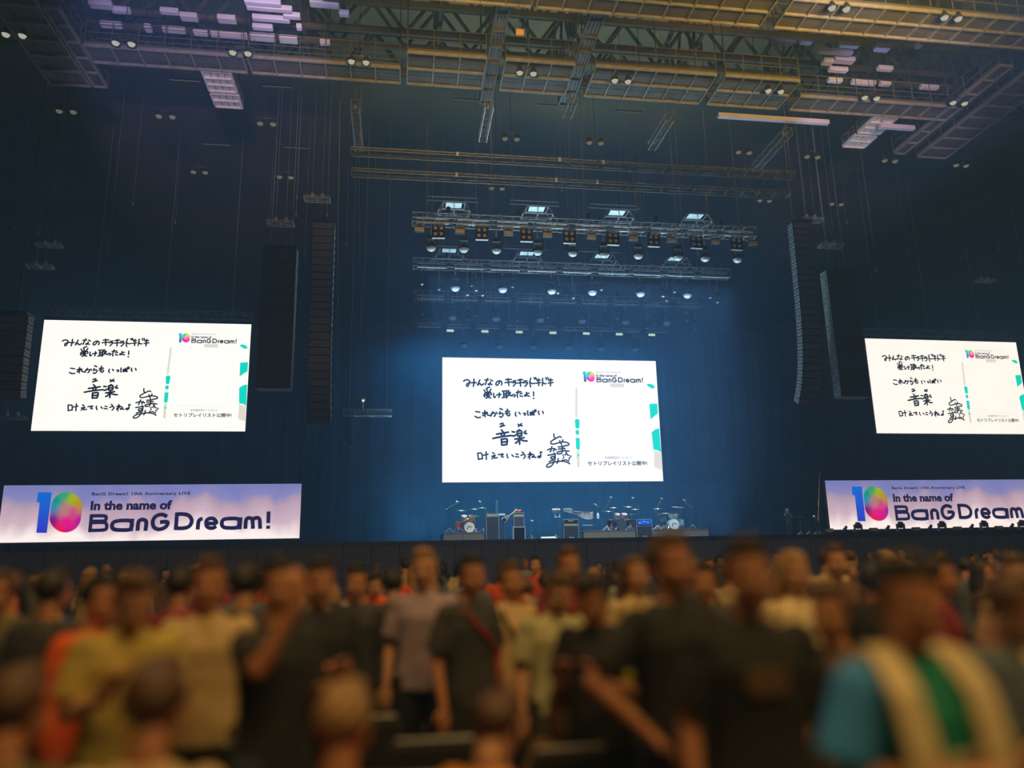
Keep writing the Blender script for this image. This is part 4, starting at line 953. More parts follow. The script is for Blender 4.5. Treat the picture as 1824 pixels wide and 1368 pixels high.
# amplifiers
GOLD = mat('gold_strip', (0.62, 0.48, 0.22), 0.4, 0.3); SILV = mat('silver_print', (0.8, 0.8, 0.8), 0.4); EDGE = mat('grey_piping', (0.42, 0.47, 0.50), 0.5)
def amp(px0, px1, py_top, label, Y=39.0, head=0.28, z0=DECK, text=None, blue=False, lightfront=False):
    x0, x1 = gx(px0, Y), gx(px1, Y); w_ = x1-x0; top = P(px0, py_top, Y).z-z0; t = thing('guitar_amplifier', label, 'amplifier', ((x0+x1)/2, Y, z0))
    hb = top-head
    c = MB().bbox((0, 0.2, hb/2), (w_, 0.4, hb-0.01), 0.02).build('speaker_cabinet', BLKR, t)
    MB().box((0, -0.005, hb/2), (w_-0.08, 0.012, hb-0.1)).build('grille', GRILL, c)
    h = MB().bbox((0, 0.19, hb+head/2), (w_*(1 if not lightfront else .82), 0.34, head-0.01), 0.02).build('amplifier_head', BLKR, t)
    b = MB()
    for zz in (0.02, hb-0.02, top-0.01): b.box((0, -0.008, zz), (w_, 0.014, 0.018))
    for s in (-1, 1): b.box((s*(w_/2-0.01), -0.008, top/2), (0.018, 0.014, top))
    b.build('piping', EDGE, t)
    if blue:
        MB().box((0.02, -0.012, hb+head/2), (w_*0.86, 0.015, head*0.7)).build('lit_panel', emat('amp_blue_panel', (0.0, 0.10, 0.85), 1.0), h)
        b = MB()
        for q, (dx, dz, r) in enumerate(((-0.22, -0.03, .03), (-0.05, 0.04, .025), (0.08, 0.035, .022), (0.2, 0.0, .025), (-0.28, -0.02, .02), (0.0, 0.05, .02))): b.ball((dx, -0.03, hb+head/2+dz), (r*1.5, 0.01, r), 8, 5)
        b.build('pilot_lamps', emat('amp_pilot', (0.25, 0.55, 1.0), 1.0), h)
    else:
        MB().box((0, -0.012, hb+0.05), (w_-0.1, 0.015, 0.075)).build('control_panel', GOLD, h)
        MB().box((0, 0.19, top+0.02), (0.16, 0.03, 0.02)).build('handle', BLK, h)
    if text:
        b = MB(); b.add(*textmesh(text, -0.13, hb+head*0.62, 0.13, hb+head*0.86, 0.01, y=-0.025)) if not blue else None
        b.add(*textmesh(text, -0.12, 0.09, 0.12, 0.15, 0.01, y=-0.025)); b.build('badge', SILV, t)
    return t
amp(1004, 1031, 925, 'black amplifier stack with gold control strip, under the striped banner board', text='Marshall', head=0.32)
amp(1134, 1162, 925, 'black amplifier with glowing blue control panel, between the two right drum kits', head=0.33, blue=True, text='Marshall')
amp(866, 889, 915, 'tall black amplifier cabinet right of the orange drum kit', Y=39.6, head=0.14, lightfront=True)
amp(915, 934, 913, 'dark amplifier with a red item on top, middle left of the stage', Y=40.4, head=0.2)
# red item
o = MB().bbox((0, 0, 0.05), (0.22, 0.16, 0.08), 0.02).bbox((0.10, 0, 0.10), (0.14, 0.12, 0.07), 0.02).build('effects_box', mat('red_enamel', (0.6, 0.08, 0.06), 0.4)); q = P(924, 912, 40.4); o.location = (q.x, 40.55, q.z+0.0); tag(o, 'small red box lying on the dark amplifier', 'box')
# flight case frame in front of it
t = thing('equipment_bench', 'pale edged open bench frame in front of the dark amplifier', 'bench', (gx(925, 39.2), 39.2, DECK)); hh = P(925, 938, 39.2).z-DECK; ww = gx(936, 39.2)-gx(914, 39.2)
MB().box((0, 0.15, hh-0.02), (ww, 0.35, 0.04)).build('top', mat('pale_edge', (0.42, 0.43, 0.40), 0.5), t)
for s in (-1, 1): MB().box((s*(ww/2-0.02), 0.15, (hh-0.04)/2), (0.04, 0.33, hh-0.04)).build('leg', MATS['pale_edge'], t)
MB().box((0, 0.2, (hh-0.04)/2), (ww-0.1, 0.02, hh-0.1)).build('panel', BLKR, t)
# guitar on a stand
t = thing('electric_guitar', 'slanted electric guitar on a stand, left of the dark amplifier', 'guitar', (gx(901, 39.6), 39.6, DECK))
a = P(897, 927, 39.6)-Vector(t.location); b_ = P(919, 909, 39.6)-Vector(t.location); d = (b_-a)
MB().tube(a+d*0.3, b_, 0.03).build('neck', mat('maple', (0.55, 0.38, 0.22), 0.4), t)
R = Matrix.Rotation(-math.atan2(d.z, d.x), 3, 'Y')
MB().bbox(a+d*0.18, (0.40, 0.05, 0.2), 0.02, R).bbox(a+d*0.05, (0.2, 0.05, 0.26), 0.02, R).build('body', mat('guitar_body', (0.3, 0.25, 0.22), 0.3), t)
MB().bbox(b_, (0.16, 0.03, 0.08), 0.01, R).build('headstock', mat('maple', (0, 0, 0)), t)
b = MB(); b.tube((0, 0.05, 0), (0, 0.05, a.z+0.2), 0.02).box((0, 0.05, 0.02), (0.3, 0.3, 0.04)).tube((0, 0.05, a.z+0.2), (a+d*0.25), 0.015); b.build('stand', CHROME, t)
# keyboard with lit display
t = thing('keyboard', 'pale keyboard on a tripod stand left of the striped banner board', 'keyboard', (gx(990, 39.4), 39.4, DECK))
z = P(992, 908, 39.4).z-DECK; zz = P(992, 921, 39.4).z-DECK
b = MB(); tripod(b, 0.0, 0, z-0.1, 0.42); b.build('stand', CHROME, t)
PLS = mat('pale_plastic', (0.55, 0.60, 0.62), 0.4)
MB().bbox((0.05, 0, z), (0.42, 0.2, 0.11), 0.02).bbox((0.05, 0, z-0.11), (0.34, 0.16, 0.05), 0.01).build('body', PLS, t)
MB().box((0.02, -0.105, z+0.01), (0.16, 0.01, 0.06)).box((0.2, -0.105, z+0.01), (0.1, 0.01, 0.06)).build('keys', mat('white_keys', (0.9, 0.93, 0.95), 0.3), t)
MB().box((0.1, -0.05, zz), (0.3, 0.2, 0.03)).tube((0.0, -0.05, zz), (-0.03, -0.05, zz+0.16), 0.02).tube((0.2, -0.05, zz), (0.22, -0.05, zz+0.16), 0.02).build('holder', PLS, t)
# pedal board
o = MB().bbox((0, 0, 0.06), (0.75, 0.45, 0.10), 0.02, Matrix.Rotation(0.15, 3, 'X')).build('pedal_board', PLS); o.location = (gx(977, 38.2), 38.2, DECK+0.02); tag(o, 'pale pedal board lying at the stage front beside the amplifier stack', 'pedal board')
# striped banner board with title
STR = mat('striped_cloth', (0.50, 0.47, 0.42), 0.7)
t = thing('banner_board', 'wavy striped banner board with a band title, above the amplifier stack', 'banner', (0, 39.9, DECK))
top = [(1002, 905.5), (1017, 905.5), (1021, 910), (1032, 911), (1045, 911.5), (1053, 912), (1056, 911)]; bot = [(1056, 923), (1051, 925), (1044, 924.5), (1036, 922), (1027, 917), (1018, 914), (1004, 911)]
def cv(p): q = P(p[0], p[1], 39.9); return (q.x, q.z-DECK)
tp_ = crom([cv(p) for p in top], 4); bt_ = crom([cv(p) for p in bot], 4)
MB().prism(tp_+bt_, -0.02, 0.02).build('panel', STR, t)
b = MB(); n = len(tp_)
for k in range(1, 5):
    line = [(tp_[i][0]*(1-k/5)+bt_[n-1-i][0]*k/5, tp_[i][1]*(1-k/5)+bt_[n-1-i][1]*k/5) for i in range(n)]; ribbon(b, line, 0.025, -0.024, cap=False)
b.build('stripes', mat('grey_blue_stripe', (0.16, 0.22, 0.28), 0.6), t)
p = cv((1019, 917)); q = cv((1051, 911.5)); MB().add(*textmesh("Poppin'Party", p[0], p[1]+0.02, q[0], q[1]+0.06, 0.03, y=-0.03)).build('title', mat('maroon_letters', (0.12, 0.03, 0.06), 0.5), t)
b = MB()
for px in (1010, 1050): x = cv((px, 915))[0]; b.tube((x, 0.05, 0), (x, 0.05, cv((px, 913))[1]), 0.012)
b.build('supports', STEEL, t)
# small tray table, bottle
t = thing('tray_table', 'small flat tray on a thin pole, right of the amplifier stack', 'table', (gx(1045, 39.3), 39.3, DECK)); z = P(1045, 935.5, 39.3).z-DECK
MB().box((0.05, 0, z), (0.5, 0.3, 0.03)).build('tray', PLS, t); MB().tube((0, 0, 0), (0, 0, z), 0.015).lathe((0, 0, 0), [(0.16, 0), (0.16, 0.02), (0.02, 0.04)], 12).build('pole', CHROME, t)
b = MB().lathe((0, 0, 0), [(0.06, 0), (0.065, 0.03), (0.065, 0.2), (0.03, 0.27), (0.025, 0.32)], 12).build('water_bottle', mat('white_bottle', (0.8, 0.85, 0.87), 0.3)); q = P(1065.5, 924, 39.1); b.location = (q.x, 39.12, q.z); tag(b, 'white bottle held on the straight microphone stand', 'bottle')
t = thing('rack_stand', 'thin framed rack behind the middle of the amplifiers, left of the bench', 'stand', (gx(895, 40.6), 40.6, DECK)); z = P(895, 917, 40.6).z-DECK
MB().tube((-0.1, 0, 0), (-0.1, 0, z), 0.02).tube((0.06, 0, 0), (0.06, 0, z), 0.02).build('uprights', STEEL, t); MB().bbox((-0.02, 0, z), (0.34, 0.2, 0.10), 0.02).build('case', EDGE, t)
# acrylic screen behind the tall cabinet
o = MB().box((0, 0, 0), (0.13, 0.02, 0.7)).build('clear_screen', mat('clear_acrylic', (0.07, 0.13, 0.17), 0.1)); q = P(882, 905, 40.6); o.location = (q.x, 40.6, q.z); 
o.location.z = max(o.location.z, P(882, 915, 39.6).z+0.36); tag(o, 'thin clear upright screen standing on the tall amplifier cabinet', 'screen')
o.location.y = 39.85
# small set at far right
t = thing('cymbal_rack', 'small dim percussion rack at the left end of the right banner', 'drum kit', (gx(1440, 41), 41, DECK))
b = MB()
for x, z in ((-0.45, 1.1), (0.05, 0.9), (0.5, 1.15), (0.75, 1.0)): tripod(b, x, 0, z, 0.28)
b.build('stands', CHROME, t)
for x, z in ((-0.45, 1.1), (0.5, 1.15)): MB().lathe((x, 0, z), [(0.01, 0.03), (0.05, 0.02), (0.22, 0)], 18, Matrix.Rotation(0.2, 3, 'Y')).build('cymbal', MATS['cymbal_bronze'], t)
MB().lathe((0.05, 0, 0.6), [(0.16, -0.1), (0.17, 0.1)], 16).lathe((0.75, 0, 0.75), [(0.12, -0.1), (0.12, 0.1)], 16).build('drum', BLK, t)
MB().ball((0.35, -0.1, 1.12), 0.04, 8, 6).build('pin_light', emat('pin_light', (0.6, 0.8, 1.0), 1.0), t)
# floor lights in front of the right banner
PURP = mat('dark_violet_case', (0.05, 0.05, 0.09), 0.5)
def floor_head(px, label, protos=[None]):
    Y = 38.9; x = gx(px, Y); z = 1.02+CAMZ
    if protos[0] is None:
        t = thing('floor_moving_head', label, 'stage light', (x, Y, z), 0, 'moving heads standing before the right banner')
        MB().bbox((0, 0, 0.07), (0.42, 0.34, 0.14), 0.03).build('base', PURP, t)
        for s in (-1, 1): MB().box((s*0.2, 0, 0.26), (0.05, 0.14, 0.30)).build('yoke_arm', PURP, t)
        MB().lathe((0, 0, 0.34), [(0.06, -0.16), (0.14, -0.12), (0.16, 0.02), (0.14, 0.16), (0.11, 0.18)], 14, Matrix.Rotation(0.3, 3, 'X')).build('head', PURP, t, True)
        protos[0] = t; return t
    return dup(protos[0], loc=(x, Y, z), label=label)
HX = (1529, 1605, 1679, 1754, 1822)
for i, px in enumerate(HX): floor_head(px, 'dark moving head before the lower edge of the right banner, %s' % nth(i, 5))
for i, px in enumerate((1477, 1556, 1632, 1706, 1780)):
    o = MB().bbox((0, 0, 0.11), (0.46, 0.14, 0.2), 0.02).build('floor_strobe', STEEL); o.location = (gx(px, 38.6), 38.6, 1.0+CAMZ+0.02); tag(o, 'amber topped strobe on the ledge before the right banner, %s' % nth(i, 5), 'stage light', 'strobes standing before the right banner')
    MB().box((0, -0.075, 0.11), (0.40, 0.012, 0.15)).build('amber_face', AMBER, o)
for i, px in enumerate((1505, 1581, 1657, 1731, 1803)):
    o = MB().lathe((0, 0, 0.12), [(0.10, -0.12), (0.13, 0.0), (0.06, 0.12)], 12).lathe((0.08, 0, 0.26), [(0.06, -0.08), (0.08, 0.02), (0.05, 0.08)], 10, Matrix.Rotation(0.4, 3, 'Y')).build('floor_spotlight', PURP); o.location = (gx(px, 38.8), 38.8, 1.0+CAMZ+0.02); tag(o, 'small dark spotlight between the moving heads before the right banner, %s' % nth(i, 5), 'stage light', 'small spotlights before the right banner')
x0 = gx(1462, 38.8)
t = thing('light_ledge', 'dark ledge carrying the row of lights before the right banner', 'platform', (x0, 38.85, DECK)); MB().box((8, 0, 0.10), (16, 0.9, 0.06)).build('top', PURP, t)
b = MB()
for i in range(9): b.box((0.3+i*1.9, 0, 0.035), (0.08, 0.8, 0.07))
b.build('feet', STEEL, t)
# ------------------------------------------------------------------ people
SKINS = [mat('skin_light', (0.62, 0.33, 0.20), 0.5, 0, 0.06), mat('skin_warm', (0.55, 0.25, 0.13), 0.5, 0, 0.06), mat('skin_tan', (0.42, 0.20, 0.11), 0.5, 0, 0.06)]
HAIRB = mat('hair_black', (0.018, 0.014, 0.012), 0.55, 0, 0.3, 40); HAIRN = mat('hair_brown', (0.10, 0.05, 0.022), 0.5, 0, 0.3, 40); HAIRT = mat('hair_tan', (0.34, 0.20, 0.08), 0.5, 0, 0.3, 40)
EYEW = mat('eye_white', (0.50, 0.46, 0.42), 0.2, 0, 0.02); EYED = mat('eye_dark', (0.02, 0.012, 0.01), 0.2); LIP = mat('lips', (0.48, 0.16, 0.12), 0.4); BROW = mat('eyebrow', (0.03, 0.02, 0.015), 0.7)
SHOE = mat('dark_shoe', (0.03, 0.03, 0.03), 0.5)
FAB = {}
def fab(name, c): 
    FAB[name] = mat('fabric_'+name.replace(' ', '_'), c, 0.85, 0, 0.15, 12); return FAB[name]
for n_, c_ in (('black', (0.022, 0.024, 0.026)), ('charcoal', (0.05, 0.052, 0.055)), ('navy', (0.03, 0.04, 0.08)), ('orange red', (0.80, 0.12, 0.02)), ('maroon', (0.26, 0.03, 0.05)), ('red', (0.42, 0.025, 0.015)),
               ('beige', (0.62, 0.47, 0.24)), ('tan', (0.50, 0.36, 0.18)), ('cream', (0.80, 0.68, 0.40)), ('olive yellow', (0.52, 0.42, 0.10)), ('lavender', (0.40, 0.32, 0.42)), ('pale grey', (0.40, 0.42, 0.40)),
               ('sky blue', (0.06, 0.34, 0.85)), ('green', (0.01, 0.28, 0.19)), ('pale green', (0.52, 0.52, 0.30)), ('brown', (0.16, 0.09, 0.045)), ('slate', (0.10, 0.14, 0.18)), ('orange', (0.75, 0.32, 0.05)), ('yellow', (0.85, 0.55, 0.0)),
               ('denim', (0.05, 0.07, 0.12)), ('lime', (0.45, 0.48, 0.0)), ('olive', (0.14, 0.12, 0.05))): fab(n_, c_)

def remesh(mb, voxel, name, mats, smooth=3):
    me = mb.mesh(name+'_src', [SHOE]); o = bpy.data.objects.new('tmp', me); COL.objects.link(o)
    m = o.modifiers.new('r', 'REMESH'); m.mode = 'VOXEL'; m.voxel_size = voxel; m.use_smooth_shade = True
    s = o.modifiers.new('s', 'SMOOTH'); s.factor = 0.5; s.iterations = smooth
    bpy.context.view_layer.update()
    r = bpy.data.meshes.new_from_object(o.evaluated_get(bpy.context.evaluated_depsgraph_get())); r.name = name
    r.materials.clear()
    for q in (mats if isinstance(mats, list) else [mats]): r.materials.append(q)
    bpy.data.objects.remove(o); bpy.data.meshes.remove(me); return r
def limb(mb, pts, rs, n=12):
    for i in range(len(pts)-1):
        mb.tube(pts[i], pts[i+1], rs[i], rs[i+1], n=n)
    for p, r in zip(pts, rs): mb.ball(p, r, n, 8)
def Rz(a): return Matrix.Rotation(a, 3, 'Z')
class Pose:
    """joints of a figure facing -Y with its feet at z=0; height 1.72"""
    def __init__(s, seated=False, arms=('down', 'down'), nod=0.0, turn=0.0, lean=0.0):
        dz = -0.42 if seated else 0.0; s.seated = seated; s.nod = nod; s.turn = turn
        L = Matrix.Rotation(lean, 3, 'X'); pv = Vector((0, 0, 0.93+dz)); s.L = L; s.pv = pv
        g = lambda x, y, z: pv+L @ (Vector((x, y, z-0.93)))
        s.g = g; s.neck = g(0, 0.01, 1.45); s.head = s.neck+Rz(turn) @ Matrix.Rotation(nod, 3, 'X') @ Vector((0, -0.028, 0.138)); s.H = Rz(turn) @ Matrix.Rotation(nod, 3, 'X')
        s.sh = [g(k*0.168, 0.01, 1.375) for k in (-1, 1)]; s.el = []; s.wr = []; s.hd = []
        for k, a in zip((-1, 1), arms):
            if a == 'down': e = g(k*0.235, 0.03, 1.11); w_ = g(k*0.24, -0.05, 0.87); h = Vector((0, -0.15, -1))
            elif a == 'phone': e = g(k*0.22, -0.02, 1.12); w_ = g(k*0.10, -0.25, 1.20); h = Vector((-k*0.25, -0.5, 0.8))
            elif a == 'chest': e = g(k*0.26, 0.02, 1.14); w_ = g(k*0.06, -0.20, 1.16); h = Vector((-k*0.9, -0.25, 0.25))
            elif a == 'hip': e = g(k*0.36, 0.06, 1.16); w_ = g(k*0.22, -0.08, 0.99); h = Vector((-k*0.6, -0.4, -0.5))
            elif a == 'face': e = g(k*0.24, -0.12, 1.16); w_ = g(k*0.10, -0.16, 1.38); h = Vector((-k*0.15, 0.0, 1))
            elif a == 'lap': e = g(k*0.24, 0.0, 1.12); w_ = g(k*0.13, -0.24, 1.02); h = Vector((-k*0.5, -0.8, -0.1))
            elif a == 'raise': e = g(k*0.26, -0.18, 1.30); w_ = g(k*0.20, -0.30, 1.53); h = Vector((0, -0.2, 1))
            s.el.append(e); s.wr.append(w_); s.hd.append(h.normalized())
        s.hip = [Vector((k*0.09, 0, 0.90+dz)) for k in (-1, 1)]
        if seated: s.kn = [Vector((k*0.12, -0.44, 0.50)) for k in (-1, 1)]; s.an = [Vector((k*0.12, -0.40, 0.09)) for k in (-1, 1)]
        else: s.kn = [Vector((k*0.10, -0.02, 0.49)) for k in (-1, 1)]; s.an = [Vector((k*0.11, 0.03, 0.09)) for k in (-1, 1)]
def hand(mb, w_, d, side):
    """palm, four unequal bent fingers, thumb from the side of the palm"""
    d = d.normalized(); up = Vector((0, 0, 1)) if abs(d.z) < 0.9 else Vector((0, -1, 0))
    across = d.cross(up).normalized(); nrm = across.cross(d).normalized()
    if side > 0: across = -across
    R = Matrix((across, nrm, d)).transposed()
    mb.ball(w_+d*0.05, (0.041, 0.017, 0.052), 12, 8, R); mb.tube(w_-d*0.01, w_+d*0.03, 0.026, 0.026)
    for i, (ox, L) in enumerate(((-0.030, 0.060), (-0.010, 0.074), (0.011, 0.078), (0.031, 0.068))):
        p = w_+d*0.088+across*ox; a = p+d*L*0.45-nrm*0.006; b = a+d*L*0.30-nrm*0.014; c = b+d*L*0.18-nrm*0.018
        limb(mb, [w_+d*0.05+across*ox*0.9, p, a, b, c], [0.009, 0.0092, 0.0085, 0.0078, 0.0068], 8)
    p = w_+d*0.028+across*0.036; limb(mb, [w_+d*0.02+across*0.018, p, p+d*0.032+across*0.022-nrm*0.010, p+d*0.058+across*0.026-nrm*0.020], [0.013, 0.0125, 0.0105, 0.0085], 8)
def body_mesh(p, nm):
    b = MB(); g = p.g; L = p.L
    b.loft([(g(0, 0, .80), .10, .08, L), (g(0, 0, .88), .165, .115, L), (g(0, 0, .97), .160, .110, L), (g(0, 0, 1.08), .138, .095, L), (g(0, 0, 1.20), .155, .105, L), (g(0, 0, 1.30), .175, .11, L), (g(0, 0.01, 1.38), .170, .085, L), (g(0, 0.01, 1.43), .10, .065, L), (g(0, .01, 1.46), .055, .05, L)], 20)
    limb(b, [p.neck-Vector((0, 0, .03)), p.neck+Vector((0, -.005, .04)), p.head+p.H @ Vector((0, .02, -.06))], [.058, .054, .052])
    H = p.H; c = p.head
    b.ball(c+H @ Vector((0, .012, .045)), (.076, .095, .085), 20, 14, H); b.ball(c+H @ Vector((0, -.022, -.02)), (.064, .072, .085), 18, 12, H)
    b.ball(c+H @ Vector((0, -.055, -.082)), (.033, .030, .024), 12, 8, H)   # chin
    b.ball(c+H @ Vector((0, -.070, -.052)), (.028, .022, .016), 12, 8, H)
    for k in (-1, 1):
        b.ball(c+H @ Vector((k*.040, -.060, -.018)), (.024, .024, .022), 10, 8, H)   # cheeks
        b.ball(c+H @ Vector((k*.076, .012, -.004)), (.010, .018, .030), 10, 8, H)    # ears
        b.ball(c+H @ Vector((k*.028, -.078, .028)), (.026, .014, .009), 10, 6, H)    # brow ridge
        b.ball(c+H @ Vector((k*.010, -.098, -.020)), (.010, .011, .008), 8, 6, H)
    limb(b, [c+H @ Vector((0, -.088, .018)), c+H @ Vector((0, -.102, -.008)), c+H @ Vector((0, -.109, -.017))], [.008, .010, .011], 8)
    for i in (0, 1):
        k = (-1, 1)[i]; s_, e, w_ = p.sh[i], p.el[i], p.wr[i]
        limb(b, [s_, s_.lerp(e, .35), e, e.lerp(w_, .3), w_], [.056, .050, .039, .038, .026]); hand(b, w_, p.hd[i], k)
        h, kn, an = p.hip[i], p.kn[i], p.an[i]
        limb(b, [h, h.lerp(kn, .4), kn, kn.lerp(an, .35), an], [.092, .080, .056, .054, .036])
        b.ball(an+Vector((0, -.06, -.045)), (.042, .115, .035), 12, 8)
    return remesh(b, 0.0065, nm, [SKINS[0]], 2)
def shirt_mesh(p, nm, long=False, jacket=False):
    b = MB(); g = p.g; L = p.L; e_ = .012 if not jacket else .024; z0 = .84 if not p.seated else .90
    b.loft([(g(0, 0, z0), .175+e_, .122+e_, L), (g(0, 0, .97), .168+e_, .12+e_, L), (g(0, 0, 1.08), .155+e_, .11+e_, L), (g(0, 0, 1.20), .165+e_, .112+e_, L), (g(0, 0, 1.30), .180+e_, .115+e_, L), (g(0, .01, 1.38), .172+e_, .09+e_, L), (g(0, .012, 1.425), .105+e_, .07+e_, L), (g(0, .012, 1.455), .064+e_*.5, .060+e_*.5, L)], 24)
    for i in (0, 1):
        s_, e, w_ = p.sh[i], p.el[i], p.wr[i]
        if long: limb(b, [s_, s_.lerp(e, .4), e, e.lerp(w_, .5), e.lerp(w_, .93)], [.056+e_, .056+e_, .050+e_, .045+e_, .036+e_])
        else: limb(b, [s_, s_.lerp(e, .35)], [.056+e_, .058+e_]); b.tube(s_.lerp(e, .3), s_.lerp(e, .80), .064+e_, .066+e_, n=14)
    return remesh(b, 0.011, nm, [FAB['black']], 3)
def trouser_mesh(p, nm):
    b = MB(); g = p.g; L = p.L
    b.loft([(g(0, 0, .80), .14, .11, L), (g(0, 0, .88), .182, .13, L), (g(0, 0, .99), .172, .122, L)], 20)
    for i in (0, 1):
        h, kn, an = p.hip[i], p.kn[i], p.an[i]; limb(b, [h, h.lerp(kn, .4), kn, kn.lerp(an, .5)], [.104, .094, .073, .068]); b.tube(kn.lerp(an, .5), an+Vector((0, 0, .0)), .068, .066, n=14)
    return remesh(b, 0.013, nm, [FAB['denim']], 2)
def shoe_mesh(p, nm):
    b = MB()
    for i in (0, 1):
        a = p.an[i]; b.ball(a+Vector((0, -.065, -.045)), (.052, .135, .044), 14, 10); b.tube(a+Vector((0, .01, -.05)), a+Vector((0, .01, .02)), .05, .045); b.box(a+Vector((0, -.06, -.08)), (.09, .25, .02))
    return remesh(b, 0.012, nm, [SHOE], 1)
def hair_mesh(style, nm):
    """around the head centre, face towards -Y"""
    b = MB(); rnd = random.Random(len(style)*7+3)
    n, m = 36, 22; vs = []
    for k in range(m+1):
        for i in range(n):
            t = 2*PI*i/n; ph = PI*k/m; v = Vector((math.sin(ph)*math.cos(t), math.sin(ph)*math.sin(t), math.cos(ph)))
            front = max(0.0, -v.y); lim = 0.42 if front > 0.25 else (-0.45 if style != 'short' else -0.35)
            if style == 'cap': lim = 0.15
            s_ = 1.0
            if v.z < lim: s_ = 0.86 if v.y > 0.1 else 0.68
            if style in ('long', 'bob') and v.y > -0.15 and v.z < 0.3: s_ = 1.10
            r = 1+0.035*math.sin(t*9+k*1.3)+0.03*rnd.uniform(-1, 1) if style != 'cap' else 1.0
            vs.append(Vector((0, .014, .040))+Vector((v.x*.090*s_*r, v.y*.110*s_*r, v.z*.104*s_*r)))
    fs = [(k*n+i, k*n+(i+1) % n, (k+1)*n+(i+1) % n, (k+1)*n+i) for k in range(m) for i in range(n)]
    b.add(vs, [f[::-1] for f in fs])
    if style in ('long', 'bob'):
        L_ = 0.30 if style == 'long' else 0.13
        for k in range(17):
            a = PI*0.02+PI*0.96*k/16; x, y = .088*math.cos(a), .02+.085*math.sin(a)
            limb(b, [Vector((x, y, .02)), Vector((x*1.08, y*1.05+.01, -.06)), Vector((x*1.12, y*1.0+.02, -.06-L_*.5)), Vector((x*.95, y*.95+.02, -.06-L_))], [.022, .024, .022, .010], 8)
    elif style == 'short':
        for k in range(26):
            a = rnd.uniform(0, 2*PI); r = rnd.uniform(0, .07); x, y = r*math.cos(a), .01+r*1.1*math.sin(a); z = .04+.104*math.sqrt(max(0, 1-(x/.09)**2-((y-.014)/.11)**2))
            limb(b, [Vector((x, y, z-.02)), Vector((x+rnd.uniform(-.02, .02), y-.02, z+.008)), Vector((x+rnd.uniform(-.03, .03), y-.045, z))], [.018, .012, .004], 6)
    elif style == 'cap':
        b.loft([(Vector((0, -.09, .055)), .075, .07), (Vector((0, -.095, .064)), .074, .068)], 18)
    return remesh(b, 0.0075, nm, [HAIRB], 1)
def face_parts(nm):
    e = MB(); e.m = 0
    for k in (-1, 1):
        e.m = 0; e.ball((k*.029, -.0815, .010), (.0125, .009, .0055), 12, 8); e.m = 1; e.ball((k*.029, -.0885, .010), (.0060, .005, .0056), 10, 6)
    eye = e.mesh(nm+'_eyes', [EYEW, EYED], True)
    l = MB(); l.path([(-.024, -.084, -.051), (-.012, -.0925, -.047), (0, -.095, -.0485), (.012, -.0925, -.047), (.024, -.084, -.051)], [.002, .0045, .0045, .0045, .002], 6).path([(-.020, -.084, -.055), (0, -.094, -.058), (.020, -.084, -.055)], [.002, .0055, .002], 6)
    lip = l.mesh(nm+'_lips', [LIP], True)
    w_ = MB()
    for k in (-1, 1): w_.path([(k*.012, -.093, .033), (k*.030, -.091, .038), (k*.046, -.078, .032)], [.003, .0042, .002], 5)
    return eye, lip, w_.mesh(nm+'_brows', [BROW], True)
FACE = face_parts('face')
POSES = {'down': Pose(nod=0.05), 'phone': Pose(arms=('phone', 'phone'), nod=0.45), 'one_phone': Pose(arms=('down', 'phone'), nod=0.35, turn=0.15), 'chest': Pose(arms=('chest', 'down'), nod=0.1, turn=-0.2),
         'hip': Pose(arms=('hip', 'down'), turn=0.25), 'face': Pose(arms=('down', 'face'), turn=-0.2, nod=0.1), 'sit': Pose(seated=True, arms=('lap', 'lap'), nod=0.15), 'sit_phone': Pose(seated=True, arms=('phone', 'lap'), nod=0.4, turn=0.2), 'raise': Pose(arms=('raise', 'phone'), nod=-0.1)}
MESHC = {}
def cache(key, fn):
    if key not in MESHC: MESHC[key] = fn()
    return MESHC[key]
def put(name, me, parent, m=None, rot=None, loc=None):
    o = mk(name, me, parent, loc)
    if rot is not None: o.rotation_euler = rot
    if m is not None: o.material_slots[0].link = 'OBJECT'; o.material_slots[0].material = m
    return o
PEOPLE = []
def person(px, py_top, Y, label, pose='down', face=0.0, top='black', legs='denim', hair='short', hairm=None, skin=0, long=False, jacket=False, x=None, height=None, group=None, extras=None):
    """px: direction; py_top: the crown in the photo gives the height; face 0 = towards the camera"""
    p = POSES[pose]
    for _ in range(14):
        xx = P(px, 1000, Y).x
        if all(abs(xx-a[0]) > 0.50 or abs(Y-a[1]) > (0.80 if (p.seated or a[2]) else 0.50) for a in PEOPLE): break
        Y += 0.12
    q = P(px, py_top, Y); full = 1.745-(0.42 if p.seated else 0)
    sc = height/1.745 if height else min(1.12, max(0.84, q.z/full))
    lo = Vector((q.x if x is None else x, Y, 0)); t = thing('person', label, 'person', lo, face, group); t.scale = (sc,)*3
    PEOPLE.append((lo.x, lo.y, p.seated))
    put('body', cache(('b', pose), lambda: body_mesh(p, 'body_'+pose)), t, SKINS[skin])
    put('shirt' if not jacket else 'jacket', cache(('s', pose, long, jacket), lambda: shirt_mesh(p, 'shirt_'+pose, long, jacket)), t, FAB[top])
    put('trousers', cache(('t', p.seated), lambda: trouser_mesh(p, 'trousers')), t, FAB[legs])
    put('shoes', cache(('f', p.seated), lambda: shoe_mesh(p, 'shoes')), t)
    e = (p.H).to_euler()
    put('hair' if hair != 'cap' else 'cap', cache(('h', hair), lambda: hair_mesh(hair, 'hair_'+hair)), t, hairm or HAIRB, e, p.head)
    for nm_, me in zip(('eyes', 'lips', 'eyebrows'), FACE): put(nm_, me, t, None, e, p.head)
    if extras: extras(t, p)
    return t
